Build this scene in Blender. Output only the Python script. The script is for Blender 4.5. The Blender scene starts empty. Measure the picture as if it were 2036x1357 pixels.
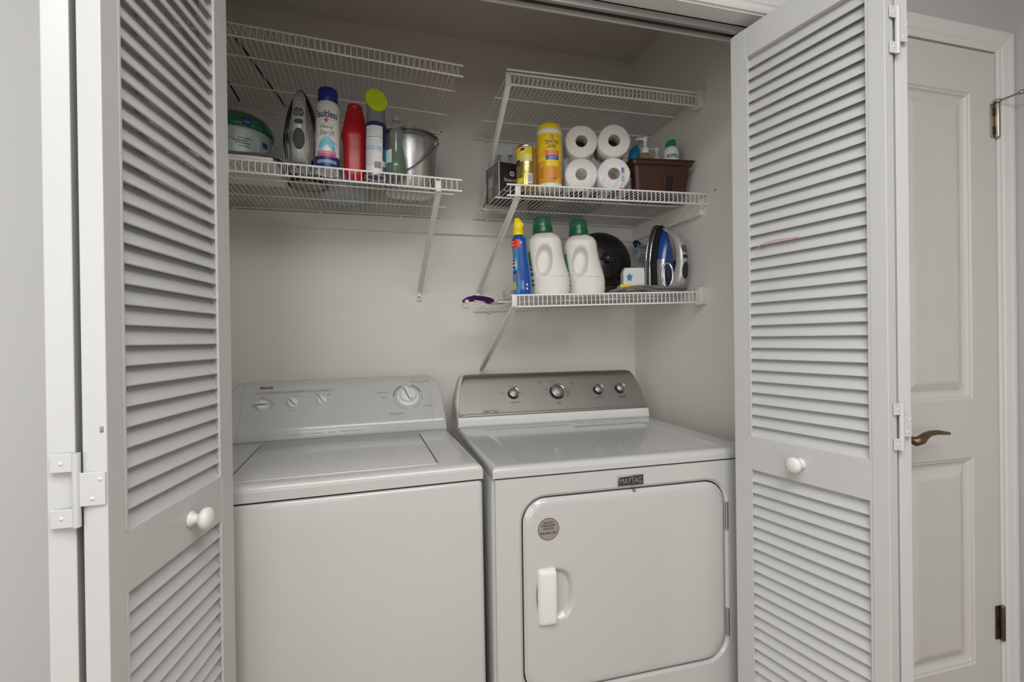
import bpy, bmesh, math, random
from mathutils import Vector, Matrix
random.seed(7)
C = bpy.context.scene.collection
PI = math.pi
# ------------------------------------------------------------------ camera
CF, CYAW, CPITCH, CROLL, CH = 971.97, .2609, -.0032, -.0133, 1.2166
_fw = Vector((math.sin(CYAW)*math.cos(CPITCH), math.cos(CYAW)*math.cos(CPITCH), math.sin(CPITCH)))
_r0 = Vector((math.cos(CYAW), -math.sin(CYAW), 0)); _u0 = _r0.cross(_fw)
_rt = _r0*math.cos(CROLL)+_u0*math.sin(CROLL); _up = -_r0*math.sin(CROLL)+_u0*math.cos(CROLL)
EYE = Vector((0, 0, CH))
cam = bpy.data.cameras.new('camera'); camo = bpy.data.objects.new('camera', cam); C.objects.link(camo)
cam.sensor_fit = 'HORIZONTAL'; cam.sensor_width = 36; cam.lens = CF/2036*36; cam.clip_start = .02
camo.matrix_world = Matrix.Translation(EYE) @ Matrix((_rt, _up, -_fw)).transposed().to_4x4()
bpy.context.scene.camera = camo
def ray(px, py): return _fw + _rt*((px-1018)/CF) - _up*((py-678.5)/CF)
def hit(px, py, P, N):                      # where a pixel's line of sight meets a plane
    d = ray(px, py); N = Vector(N); return EYE + d*((Vector(P)-EYE).dot(N)/d.dot(N))
# ------------------------------------------------------------------ light
sc = bpy.context.scene
sc.view_settings.view_transform = 'Standard'; sc.view_settings.look = 'None'
sc.view_settings.gamma = 1; sc.view_settings.use_curve_mapping = False
sc.view_settings.exposure = 0.27
wd = bpy.data.worlds.new('world'); sc.world = wd; wd.use_nodes = True
wd.node_tree.nodes['Background'].inputs[0].default_value = (.9, .95, 1, 1)
wd.node_tree.nodes['Background'].inputs[1].default_value = .3
def area(name, loc, rot, sx, sy, power, col=(1, 1, 1)):
    l = bpy.data.lights.new(name, 'AREA'); l.shape = 'RECTANGLE'; l.size = sx; l.size_y = sy; l.energy = power; l.color = col
    o = bpy.data.objects.new(name, l); C.objects.link(o); o.location = loc; o.rotation_euler = rot
    return o
area('ceiling_lamp_light', (.05, -.42, 2.36), (0, 0, 0), 1.5, 1.2, 36, (1, .99, .97))
area('rear_fill_light', (-.75, -3.35, 1.35), (PI/2, 0, 0), 1.9, 1.7, 27, (.97, .985, 1))  # added soft frontal fill behind the camera; no window is there
area('side_fill_light', (-1.6, -.9, 1.4), (PI/2, 0, -PI/2+.5), 1.2, 1.4, 11, (.97, .985, 1))  # fill added from the left to brighten the closet's right wall, no window
# ------------------------------------------------------------------ materials
MATS = {}
def mat(name, col, rough=.5, metal=0, var=0, scale=30, bump=0, bscale=200, trans=0, alpha=1, coat=0, aniso=None, ior=1.45):
    if name in MATS: return MATS[name]
    m = bpy.data.materials.new(name); m.use_nodes = True; nt = m.node_tree; b = nt.nodes['Principled BSDF']
    c = tuple(col)+(1,) if len(col) == 3 else col
    b.inputs['Base Color'].default_value = c; b.inputs['Roughness'].default_value = rough; b.inputs['Metallic'].default_value = metal
    b.inputs['IOR'].default_value = ior
    if trans: b.inputs['Transmission Weight'].default_value = trans
    if alpha < 1: b.inputs['Alpha'].default_value = alpha
    if coat: b.inputs['Coat Weight'].default_value = coat; b.inputs['Coat Roughness'].default_value = .08
    tc = nt.nodes.new('ShaderNodeTexCoord')
    if var:
        n = nt.nodes.new('ShaderNodeTexNoise'); n.inputs['Scale'].default_value = scale; n.inputs['Detail'].default_value = 4
        nt.links.new(tc.outputs['Object'], n.inputs['Vector'])
        r = nt.nodes.new('ShaderNodeValToRGB'); r.color_ramp.elements[0].position = .3; r.color_ramp.elements[1].position = .7
        r.color_ramp.elements[0].color = tuple(max(0, x*(1-var)) for x in c[:3])+(1,)
        r.color_ramp.elements[1].color = tuple(min(1, x*(1+var)) for x in c[:3])+(1,)
        nt.links.new(n.outputs['Fac'], r.inputs['Fac']); nt.links.new(r.outputs['Color'], b.inputs['Base Color'])
    if bump:
        n2 = nt.nodes.new('ShaderNodeTexNoise'); n2.inputs['Scale'].default_value = bscale; n2.inputs['Detail'].default_value = 3
        if aniso:
            mp = nt.nodes.new('ShaderNodeMapping'); mp.inputs['Scale'].default_value = aniso
            nt.links.new(tc.outputs['Object'], mp.inputs['Vector']); nt.links.new(mp.outputs['Vector'], n2.inputs['Vector'])
        else: nt.links.new(tc.outputs['Object'], n2.inputs['Vector'])
        bp = nt.nodes.new('ShaderNodeBump'); bp.inputs['Strength'].default_value = bump; bp.inputs['Distance'].default_value = .002
        nt.links.new(n2.outputs['Fac'], bp.inputs['Height']); nt.links.new(bp.outputs['Normal'], b.inputs['Normal'])
    MATS[name] = m; return m
M_WALL = mat('closet_wall_paint', (.82, .795, .745), .55, var=.02, scale=3, bump=.12, bscale=260)
M_HALL = mat('hall_wall_paint', (.50, .502, .50), .6, var=.015, scale=3, bump=.1, bscale=260)
M_CEIL = mat('ceiling_paint', (.68, .65, .60), .8, var=.03, scale=20, bump=.5, bscale=120)
M_TRIM = mat('white_trim_paint', (.68, .68, .665), .38, var=.012, scale=8, bump=.06, bscale=90)
M_DOOR = mat('white_door_paint', (.57, .575, .57), .36, var=.012, scale=8, bump=.08, bscale=70)
M_HDOOR = mat('hall_door_paint', (.60, .582, .565), .42, var=.015, scale=8, bump=.08, bscale=70)
M_FLOOR = mat('hall_floor_wood', (.34, .25, .17), .45, var=.2, scale=9, bump=.1)
M_ENAM = mat('white_enamel', (.54, .54, .525), .2, var=.008, scale=4, coat=.3)
M_ENAM2 = mat('white_enamel_dryer', (.54, .543, .53), .16, var=.008, scale=4, coat=.4)
M_PLAS = mat('white_plastic', (.74, .74, .72), .35)
M_WIRE = mat('white_wire_coating', (.88, .88, .85), .35, var=.03, scale=40)
M_STEEL = mat('brushed_steel', (.36, .345, .32), .42, 1, bump=.2, bscale=300, aniso=(1, 40, 40))
M_CHROME = mat('chrome', (.75, .74, .72), .12, 1)
M_SILVER = mat('silver_plastic', (.50, .50, .49), .3, .7)
M_DARK = mat('dark_gap', (.03, .03, .03), .8)
M_INK = mat('black_ink', (.03, .03, .035), .5)
M_GREYINK = mat('grey_ink', (.26, .26, .255), .5)
M_LGREYINK = mat('light_grey_ink', (.42, .42, .41), .5)
M_BLACK = mat('black_plastic', (.02, .02, .02), .4)
M_GREY = mat('charcoal_rubber', (.09, .09, .095), .5)
M_CORD = mat('grey_cord', (.12, .12, .12), .55)
# ------------------------------------------------------------------ mesh helpers
class MB:
    def __init__(s): s.v = []; s.f = []; s.sm = []
    def add(s, vs, fs, smooth=False):
        o = len(s.v); s.v += [Vector(p) for p in vs]
        for f in fs: s.f.append(tuple(i+o for i in f)); s.sm.append(smooth)
        return s
    def box(s, a, b):
        x0, y0, z0 = a; x1, y1, z1 = b
        vs = [(x0, y0, z0), (x1, y0, z0), (x1, y1, z0), (x0, y1, z0), (x0, y0, z1), (x1, y0, z1), (x1, y1, z1), (x0, y1, z1)]
        return s.add(vs, [(3, 2, 1, 0), (4, 5, 6, 7), (0, 1, 5, 4), (1, 2, 6, 5), (2, 3, 7, 6), (3, 0, 4, 7)])
    def rbox(s, a, b, r=.004, seg=3, smooth=True):      # box with rounded edges
        bm = bmesh.new(); bmesh.ops.create_cube(bm, size=1)
        for v in bm.verts:
            for i in range(3): v.co[i] = a[i] if v.co[i] < 0 else b[i]
        bmesh.ops.bevel(bm, geom=bm.edges[:], offset=r, segments=seg, profile=.5, affect='EDGES')
        bm.verts.index_update()
        s.add([v.co.copy() for v in bm.verts], [tuple(v.index for v in f.verts) for f in bm.faces], smooth); bm.free(); return s
    def loft(s, rings, cap=True, smooth=True, closed=True):
        n = len(rings[0]); vs = [p for r in rings for p in r]; fs = []
        for i in range(len(rings)-1):
            for j in range(n if closed else n-1):
                k = (j+1) % n; fs.append((i*n+j, i*n+k, (i+1)*n+k, (i+1)*n+j))
        s.add(vs, fs, smooth)
        if cap and closed:
            s.add(rings[0], [tuple(range(n))[::-1]]); s.add(rings[-1], [tuple(range(n))])
        return s
    def lathe(s, prof, n=32, c=(0, 0, 0), smooth=True, ax='z', cap=True):
        def P(r, h, t):
            a, b = r*math.cos(t), r*math.sin(t)
            q = (a, b, h) if ax == 'z' else ((a, h, -b) if ax == 'y' else (h, a, b))
            return Vector(c)+Vector(q)
        return s.loft([[P(r, h, 2*PI*j/n) for j in range(n)] for r, h in prof], cap, smooth)
    def tube(s, pts, r, n=8, cap=True, smooth=True):
        pts = [Vector(p) for p in pts]; rings = []; prev = None
        rr = r if isinstance(r, (list, tuple)) else [r]*len(pts)
        for i, p in enumerate(pts):
            t = (pts[min(i+1, len(pts)-1)]-pts[max(i-1, 0)]).normalized()
            if prev is None:
                a = Vector((0, 0, 1)) if abs(t.z) < .9 else Vector((1, 0, 0)); u = t.cross(a).normalized()
            else: u = (prev - t*prev.dot(t)).normalized()
            prev = u; w = t.cross(u)
            rings.append([p+u*(rr[i]*math.cos(2*PI*j/n))+w*(rr[i]*math.sin(2*PI*j/n)) for j in range(n)])
        return s.loft(rings, cap, smooth)
    def prism(s, out, d0, d1, ax='y', smooth=False):        # outline in the two other axes, extruded from d0 to d1
        def P(a, b, d): return {'y': (a, d, b), 'z': (a, b, d), 'x': (d, a, b)}[ax]
        r0 = [P(a, b, d0) for a, b in out]; r1 = [P(a, b, d1) for a, b in out]
        return s.loft([r0, r1], True, smooth)
    def poly(s, pts): return s.add(pts, [tuple(range(len(pts)))])
    def map(s, fn): s.v = [Vector(fn(p)) for p in s.v]; return s
    def mesh(s, name):
        me = bpy.data.meshes.new(name); me.from_pydata([tuple(p) for p in s.v], [], s.f)
        for p, q in zip(me.polygons, s.sm): p.use_smooth = q
        bm = bmesh.new(); bm.from_mesh(me); bmesh.ops.recalc_face_normals(bm, faces=bm.faces); bm.to_mesh(me); bm.free()
        return me
def link(name, me, m, parent=None, mtx=None):
    o = bpy.data.objects.new(name, me); C.objects.link(o)
    if m is not None and not me.materials: me.materials.append(m)
    if parent is not None: o.parent = parent
    if mtx is not None: o.matrix_basis = mtx
    return o
def part(name, mb, m, parent=None, label=None, mtx=None, bevel=0):
    o = link(name, mb.mesh(name), m, parent, mtx)
    if label: o['label'] = label
    if bevel:
        b = o.modifiers.new('bevel', 'BEVEL'); b.width = bevel; b.segments = 2; b.limit_method = 'ANGLE'; b.angle_limit = math.radians(40)
    return o
def thing(name, label, cat, loc=(0, 0, 0), rz=0, group=None):
    o = bpy.data.objects.new(name, None); C.objects.link(o); o.location = loc; o.rotation_euler = (0, 0, rz); o.empty_display_size = .05
    o['label'] = label; o['category'] = cat
    if group: o['group'] = group
    return o
def struct(name, mb, m, label, parent=None, bevel=0):
    o = part(name, mb, m, parent, label, bevel=bevel); o['kind'] = 'structure'; return o
def tag(o, label, cat, group=None):
    o['label'] = label; o['category'] = cat
    if group: o['group'] = group
    return o
def rrect(x0, x1, z0, z1, r, n=6):
    pts = []
    for cx, cz, a in ((x1-r, z1-r, 0), (x0+r, z1-r, PI/2), (x0+r, z0+r, PI), (x1-r, z0+r, 3*PI/2)):
        for i in range(n+1): t = a+PI/2*i/n; pts.append((cx+r*math.cos(t), cz+r*math.sin(t)))
    return pts
def lerp(a, b, t): return a+(b-a)*t
def smooth(t): t = max(0, min(1, t)); return t*t*(3-2*t)
# flat print: builds on (u, v), mapped onto a surface by fn(u, v, lift)
_txt = {}
def text_mb(body, w=None, h=None, shear=0, bold=0):
    k = (body, shear, bold)
    if k not in _txt:
        cu = bpy.data.curves.new('t', 'FONT'); cu.body = body; cu.shear = shear; cu.offset = bold; cu.resolution_u = 3
        o = bpy.data.objects.new('t', cu); C.objects.link(o)
        dg = bpy.context.evaluated_depsgraph_get(); me = bpy.data.meshes.new_from_object(o.evaluated_get(dg))
        _txt[k] = ([v.co.copy() for v in me.vertices], [tuple(p.vertices) for p in me.polygons])
        bpy.data.objects.remove(o); bpy.data.curves.remove(cu); bpy.data.meshes.remove(me)
    vs, fs = _txt[k]
    x0 = min(p.x for p in vs); x1 = max(p.x for p in vs); y0 = min(p.y for p in vs); y1 = max(p.y for p in vs)
    if h is None: sx = sy = w/(x1-x0)
    elif w is None: sx = sy = h/(y1-y0)
    else: sx = w/(x1-x0); sy = h/(y1-y0)
    return [((p.x-(x0+x1)/2)*sx, (p.y-(y0+y1)/2)*sy) for p in vs], fs
def lettering(body, m, parent, fn, u, v, w=None, h=None, lift=.0006, shear=0, bold=0, name='lettering', rot=0):
    vs, fs = text_mb(body, w, h, shear, bold); c, s = math.cos(rot), math.sin(rot); mb = MB()
    mb.add([fn(u+c*a-s*b, v+s*a+c*b, lift) for a, b in vs], fs)
    return part(name, mb, m, parent)
def patch_mb(mb, fn, u0, u1, v0, v1, lift=.0004, nu=8, nv=1):
    vs = [fn(lerp(u0, u1, i/nu), lerp(v0, v1, j/nv), lift) for j in range(nv+1) for i in range(nu+1)]
    return mb.add(vs, [(j*(nu+1)+i, j*(nu+1)+i+1, (j+1)*(nu+1)+i+1, (j+1)*(nu+1)+i) for j in range(nv) for i in range(nu)])
def patch(name, m, parent, fn, u0, u1, v0, v1, lift=.0004, nu=8, nv=1, label=None):
    return part(name, patch_mb(MB(), fn, u0, u1, v0, v1, lift, nu, nv), m, parent, label)
def shape(name, m, parent, fn, pts, lift=.0004, label=None):          # filled outline as a fan round its centre
    n = len(pts); cu = sum(p[0] for p in pts)/n; cv = sum(p[1] for p in pts)/n
    mb = MB(); K = 5
    vs = [fn(cu, cv, lift)]+[fn(lerp(cu, a, k/K), lerp(cv, b, k/K), lift) for k in range(1, K+1) for a, b in pts]
    fs = [(0, i+1, (i+1) % n+1) for i in range(n)]+[(1+(k-1)*n+i, 1+k*n+i, 1+k*n+(i+1) % n, 1+(k-1)*n+(i+1) % n) for k in range(1, K) for i in range(n)]
    mb.add(vs, fs)
    return part(name, mb, m, parent, label)
def printlines(name, m, parent, fn, rows, lift=.0006):
    mb = MB()
    for (u0, u1, v, t) in rows:
        u = u0
        while u < u1-.0005:
            w = min(random.uniform(.0025, .007), u1-u); patch_mb(mb, fn, u, u+w, v-t/2, v+t/2, lift, 2); u += w+.0012
    o = part(name, mb, m, parent); o['kind'] = 'stuff'; return o
def arcband(name, m, parent, fn, cu, cv, r0, r1, a0, a1, lift=.0005, n=16):
    mb = MB(); vs = []
    for i in range(n+1):
        t = lerp(a0, a1, i/n); vs += [fn(cu+r0*math.cos(t), cv+r0*math.sin(t), lift), fn(cu+r1*math.cos(t), cv+r1*math.sin(t), lift)]
    mb.add(vs, [(2*i, 2*i+1, 2*i+3, 2*i+2) for i in range(n)]); return part(name, mb, m, parent)
def ellipse(cu, cv, a, b, n=24, rot=0):
    c, s = math.cos(rot), math.sin(rot)
    return [(cu+c*a*math.cos(2*PI*i/n)-s*b*math.sin(2*PI*i/n), cv+s*a*math.cos(2*PI*i/n)+c*b*math.sin(2*PI*i/n)) for i in range(n)]
def cylmap(r, a0=0, cz=0): return lambda u, v, l: ((r+l)*math.sin(u/r+a0), -(r+l)*math.cos(u/r+a0), v+cz)
def planemap(P, U, V):
    P, U, V = Vector(P), Vector(U).normalized(), Vector(V).normalized(); N = U.cross(V)
    return lambda u, v, l: P+U*u+V*v+N*l
def relief(xs, zs, fn, back, r=0):          # heightfield panel facing -y: fn(x, z) gives y; closed to a flat back; rounded corners
    x0, x1, z0, z1 = xs[0], xs[-1], zs[0], zs[-1]
    def adj(x, z):
        if r:
            cx = min(max(x, x0+r), x1-r); cz = min(max(z, z0+r), z1-r); d = math.hypot(x-cx, z-cz)
            if d > r: x, z = cx+(x-cx)*r/d, cz+(z-cz)*r/d
        return x, z
    nx, nz = len(xs), len(zs); vs = []; mb = MB()
    for z in zs:
        for x in xs: a, b = adj(x, z); vs.append((a, fn(a, b), b))
    mb.add(vs, [(j*nx+i, j*nx+i+1, (j+1)*nx+i+1, (j+1)*nx+i) for j in range(nz-1) for i in range(nx-1)], True)
    loop = [(i, 0) for i in range(nx)]+[(nx-1, j) for j in range(1, nz)]+[(i, nz-1) for i in range(nx-2, -1, -1)]+[(0, j) for j in range(nz-2, 0, -1)]
    f = [vs[j*nx+i] for i, j in loop]; b = [(p[0], back, p[2]) for p in f]
    mb.loft([f, b], False, False); mb.add(b, [tuple(range(len(b)))])
    return mb
def spread(a, b, n): return [lerp(a, b, i/n) for i in range(n+1)]
def face_cam(x, y): return -math.atan2(x, y)
# ------------------------------------------------------------------ the setting
YB, XR, XL, YF0, YF1, ZC, ZH = 1.967, 1.093, -.575, 1.01, 1.115, 2.44, 2.02
OL, OR = -.475, 1.072                     # closet opening
HX0, HX1, HY0 = -1.8, 1.783, -3.5         # hall
DX0, DX1, DZ = 1.262, 1.722, 2.025        # hall door opening
struct('floor', MB().box((HX0-.1, HY0-.1, -.1), (HX1+.1, YB+.1, 0)), M_FLOOR, 'wood floor of the hall and closet')
struct('ceiling', MB().box((HX0-.1, HY0-.1, ZC), (HX1+.1, YB+.1, ZC+.1)), M_CEIL, 'grey painted ceiling over closet and hall')
struct('wall_back', MB().box((XL-.1, YB, 0), (XR+.1, YB+.1, ZC)), M_WALL, 'grey painted back wall of the laundry closet')
struct('wall_right', MB().box((XR, YF1, 0), (XR+.1, YB, ZC)), M_WALL, 'grey painted right side wall of the laundry closet')
struct('wall_left', MB().box((XL-.1, YF1, 0), (XL, YB, ZC)), M_WALL, 'grey painted left side wall of the laundry closet')
fwl = MB()
fwl.box((HX0, YF0, 0), (OL, YF1, ZC)); fwl.box((OL, YF0, ZH), (OR, YF1, ZC)); fwl.box((OR, YF0, 0), (DX0, YF1, ZC))
fwl.box((DX0, YF0, DZ), (DX1, YF1, ZC)); fwl.box((DX1, YF0, 0), (HX1+.1, YF1, ZC))
struct('wall_front', fwl, M_HALL, 'pale grey hall wall holding the closet opening and the panel door')
struct('wall_hall_right', MB().box((HX1, HY0, 0), (HX1+.1, YF0, ZC)), M_HALL, 'pale grey side wall of the hall beside the panel door')
struct('wall_hall_left', MB().box((HX0-.1, HY0, 0), (HX0, YF1, ZC)), M_HALL, 'pale grey far side wall of the hall')
struct('wall_hall_back', MB().box((HX0-.1, HY0-.1, 0), (HX1+.1, HY0, ZC)), M_HALL, 'pale grey hall wall opposite the closet')
# jamb lining of the closet opening
jl = MB(); jl.box((OL-.001, YF0-.002, 0), (OL+.012, YF1+.002, ZH)); jl.box((OR-.012, YF0-.002, 0), (OR+.001, YF1+.002, ZH))
jl.box((OL-.001, YF0-.002, ZH-.012), (OR+.001, YF1+.004, ZH+.001))
struct('trim_1', jl, M_TRIM, 'white painted jamb lining the closet opening')
def casing(x0, x1, zt, name, label, w=.058):
    prof = [(0, .0), (0, .008), (.006, .011), (.016, .011), (.02, .014), (.036, .017), (.045, .02), (.054, .02), (.058, .014), (.058, 0)]
    mb = MB(); st = []
    for o, d in prof: st.append([(x0-o, YF0-d, 0), (x0-o, YF0-d, zt+o), (x1+o, YF0-d, zt+o), (x1+o, YF0-d, 0)])
    mb.loft([[s[i] for s in st] for i in range(4)], True, False)
    return struct(name, mb, M_TRIM, label)
casing(OL+.004, OR-.004, ZH-.008, 'trim_2', 'white moulded casing round the closet opening')
casing(DX0-.002, DX1+.002, DZ+.002, 'trim_3', 'white moulded casing round the panel door')
# shelf cleats on the closet walls
struct('trim_4', MB().box((XL, YB-.016, 1.642), (XR, YB, 1.699)), M_WALL, 'painted wood cleat along the closet back wall')
struct('trim_5', MB().box((XR-.016, 1.478, 1.642), (XR, YB-.016, 1.699)), M_WALL, 'painted wood cleat along the closet right wall')
struct('trim_6', MB().box((XL, 1.478, 1.642), (XL+.016, YB-.016, 1.699)), M_WALL, 'painted wood cleat along the closet left wall')
struct('baseboard_back', MB().box((HX0, YF0-.012, 0), (OL-.062, YF0, .09)), M_TRIM, 'white baseboard on the hall wall')
# bifold track under the header
tk = MB(); zt = ZH-.012
tk.box((OL+.015, 1.052, zt-.003), (OR-.015, 1.082, zt)); tk.box((OL+.015, 1.052, zt-.02), (OR-.015, 1.055, zt)); tk.box((OL+.015, 1.079, zt-.02), (OR-.015, 1.082, zt))
tk.box((OL+.015, 1.055, zt-.02), (OR-.015, 1.061, zt-.018)); tk.box((OL+.015, 1.073, zt-.02), (OR-.015, 1.079, zt-.018))
tr = thing('bifold_track', 'grey metal sliding track under the closet header', 'door track')
part('rail', tk, mat('track_metal', (.36, .36, .35), .4, .8), tr)
# ------------------------------------------------------------------ bifold doors
LT, LZ0, LZ1 = .0285, .015, 1.9865
R_TOP, R_MID1, R_MID0, R_BOT = 1.914, .967, .883, .13
slat_me = {}
def slat_mesh(w):
    k = round(w, 4)
    if k not in slat_me:
        h, v, t = .0074, .0155, .0036; L = math.hypot(2*h, 2*v); dx, dz = 2*h/L, 2*v/L; e = .0012
        # cross-section in (y thickness, z): outer face edge low, inner edge high, rounded lips
        A = (-h, -v); B = (-h+dz*t, -v-dx*t); C_ = (h, v); D = (h+dz*t, v-dx*t)
        sec = [(A[0]+dx*e, A[1]+dz*e), (A[0]+dz*e*.6, A[1]-dx*e*.6), (B[0]-dz*e, B[1]+dx*e), (B[0]+dx*e, B[1]+dz*e), D, C_]
        mb = MB(); mb.loft([[(0, a, b) for a, b in sec], [(w, a, b) for a, b in sec]], True, False)
        slat_me[k] = mb.mesh('slat'); slat_me[k].materials.append(M_DOOR)
    return slat_me[k]
def leaf(door, A, B, name, knob_u=None, st0=.032, st1=.046):
    """A->B on the visible face; thickness to the left of A->B."""
    A, B = Vector((A[0], A[1], 0)), Vector((B[0], B[1], 0)); X = (B-A).normalized(); Z = Vector((0, 0, 1)); Y = Z.cross(X); w = (B-A).length
    mtx = Matrix((X, Y, Z)).transposed().to_4x4(); mtx.translation = A
    mb = MB()
    mb.box((0, 0, LZ0), (st0, LT, LZ1)); mb.box((w-st1, 0, LZ0), (w, LT, LZ1))
    for z0, z1 in ((R_TOP, LZ1), (R_MID0, R_MID1), (LZ0, R_BOT)): mb.box((st0, .0004, z0), (w-st1, LT-.0004, z1))
    lf = part(name, mb, M_DOOR, door, mtx=mtx, bevel=.0012)
    for z0, z1 in ((R_MID1, R_TOP), (R_BOT, R_MID0)):
        n = round((z1-z0)/.02785); p = (z1-z0)/n
        me = slat_mesh(w-st0-st1+.008)
        for i in range(n):
            o = link('slat', me, None, lf); o.location = (st0-.004, .0098, z0+p*(i+.5)); o.rotation_euler = (random.uniform(-.025, .025), 0, random.uniform(-.001, .001))
    # thin side mouldings that hold the slats
    for x in (st0, w-st1-.004):
        mo = MB()
        for z0, z1 in ((R_MID1, R_TOP), (R_BOT, R_MID0)): mo.box((x, -.0006, z0), (x+.004, .004, z1))
        part('slat_stop', mo, M_DOOR, lf)
    if knob_u:
        k = MB(); prof = [(.0001, 0), (.013, 0), (.0135, .003), (.009, .007), (.0075, .012), (.010, .016), (.0165, .020), (.0185, .0255), (.0165, .031), (.010, .0345), (.0001, .0355)]
        k.lathe([(r, -h) for r, h in prof], 28, ax='y'); kb = part('knob', k, M_PLAS, lf); kb.location = (knob_u, 0, .926)
    return lf, mtx
def hinge(door, P, dx, z, gapw, m=M_DOOR, flip=1):
    """painted non-mortise hinge on the two leaf edges, plates facing -y at P, running along x by dx"""
    h = part('hinge', MB().lathe([(.0045, z-.046), (.0045, z+.046)], 12, c=(P[0], P[1], 0)), m, door)
    x = P[0]
    mb = MB(); mb.rbox((x, P[1]-.0018, z-.046), (x+dx*.8, P[1]+.0008, z-.023), .0007, 1, False) if dx > 0 else mb.rbox((x+dx*.8, P[1]-.0018, z-.046), (x, P[1]+.0008, z-.023), .0007, 1, False)
    a, b = sorted((x, x+dx*.8)); mb.rbox((a, P[1]-.0018, z+.023), (b, P[1]+.0008, z+.046), .0007, 1, False)
    part('outer_leaf', mb, m, h)
    a, b = sorted((x, x-dx*.92)); part('inner_leaf', MB().rbox((a, P[1]-.0018, z-.021), (b, P[1]+.0008, z+.021), .0007, 1, False), m, h)
    for sx, sz in ((dx*.45, .034), (dx*.45, -.034), (-dx*.75, .012), (-dx*.5, -.012)):
        part('screw', MB().lathe([(.0001, -.0008), (.0022, -.0008), (.0026, 0), (.0026, .001)], 12, c=(x+sx, P[1]-.0018, z+sz), ax='y'), M_TRIM, h)
    return h
d1 = thing('door_1', 'left white louvered bifold door folded open beside the washer', 'door'); d1['kind'] = 'structure'
Nn, Ff = (-.337, .729), (-.2872, 1.0777)
leaf(d1, Nn, Ff, 'door_leaf', .192, .033, .048)
leaf(d1, (-.452, 1.082), (-.4025, .733), 'door_leaf')
for z in (1.036, 1.81, .26): hinge(d1, (-.3695, .7285), -.034, z, .01)
d2 = thing('door_2', 'right white louvered bifold door folded open beside the dryer', 'door'); d2['kind'] = 'structure'
rl, rm = leaf(d2, (.8804, 1.0737), (.948, .727), 'door_leaf', .175, .0446, .031)
leaf(d2, (1.014, .733), (1.046, 1.082), 'door_leaf')
for z in (1.036, 1.81, .26): hinge(d2, (.981, .7275), -.026, z, .01)
# red crayon stroke across two slats of the right door, dark chip on the left door's edge
rmi = rm.inverted(); pts = []
for px, py in ((1505, 495), (1512, 488), (1525, 482), (1545, 477), (1568, 474), (1588, 472)):
    q = rmi @ hit(px, py, rm @ Vector((0, -.0012, 0)), rm.to_3x3() @ Vector((0, 1, 0))); pts.append(q)
part('crayon_mark', MB().tube(pts, .0011, 6), mat('red_crayon', (.8, .28, .24), .7), rl, 'red crayon stroke')
part('paint_chip', MB().rbox((-.3445, .7285, 1.106), (-.3405, .7308, 1.114), .0008, 1), M_GREYINK, d1, 'dark chip in the white paint')
roller = MB().lathe([(.0001, 0), (.008, 0), (.009, .003), (.009, .012), (.008, .015), (.0001, .015)], 16, c=(.90, 1.067, 1.986))
part('guide_roller', roller, mat('roller_brass', (.30, .27, .2), .4, .8), d2)
# ------------------------------------------------------------------ hall panel door
d3 = thing('door_3', 'white two panel door with bronze lever in the hall wall', 'door'); d3['kind'] = 'structure'
DYF = 1.004
stile = .098; px0, px1 = DX0+stile, 1.622
PZ = ((1.03, 1.90), (.275, .865))
fr = MB(); y0, y1 = DYF, DYF+.035; dz0, dz1 = .008, DZ-.004; a0, a1 = DX0+.003, DX1-.003
fr.box((a0, y0, dz0), (px0, y1, dz1)); fr.box((px1, y0, dz0), (a1, y1, dz1))
for z0, z1 in ((PZ[0][1], dz1), (PZ[1][1], PZ[0][0]), (dz0, PZ[1][0])): fr.box((px0, y0, z0), (px1, y1, z1))
part('door_frame', fr, M_HDOOR, d3)
def panel_fn(x, z, x0, x1, z0, z1):
    d = min(x-x0, x1-x, z-z0, z1-z)
    k = [(0, .0), (.004, .004), (.008, .004), (.013, .010), (.020, .0125), (.026, .0125), (.048, .003), (.055, .002)]
    for (d0, h0), (d1_, h1) in zip(k, k[1:]):
        if d <= d1_: return DYF+lerp(h0, h1, (d-d0)/(d1_-d0))
    return DYF+.002
br = [0, .004, .008, .013, .020, .026, .037, .048, .055]
for z0, z1 in PZ:
    xs = [px0+b for b in br]+[px1-b for b in br[::-1]]; zs = [z0+b for b in br]+[z1-b for b in br[::-1]]
    mb = relief(xs, zs, lambda x, z: panel_fn(x, z, px0, px1, z0, z1), y1)
    mb.sm = [False]*len(mb.sm); part('panel', mb, M_HDOOR, d3)
M_BRONZE = mat('aged_bronze', (.16, .115, .07), .35, .9, var=.2, scale=60)
M_NICK = mat('satin_nickel', (.42, .38, .32), .3, 1)
hd = part('handle', MB().lathe([(.0001, -.012), (.024, -.012), (.028, -.006), (.028, 0)], 28, c=(1.322, DYF, .945), ax='y'), M_NICK, d3, 'satin metal rose of the lever handle')
lv = MB(); cp = [(1.322, DYF-.01, .945), (1.322, DYF-.045, .943), (1.326, DYF-.056, .9395), (1.338, DYF-.06, .9435), (1.352, DYF-.06, .953), (1.372, DYF-.059, .9585), (1.40, DYF-.058, .959), (1.43, DYF-.056, .955), (1.444, DYF-.055, .953)]
lv.tube(cp, [.009, .0095, .0125, .012, .0095, .0075, .0065, .005, .004], 12); part('lever', lv, M_BRONZE, hd, 'curved bronze lever')
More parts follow.
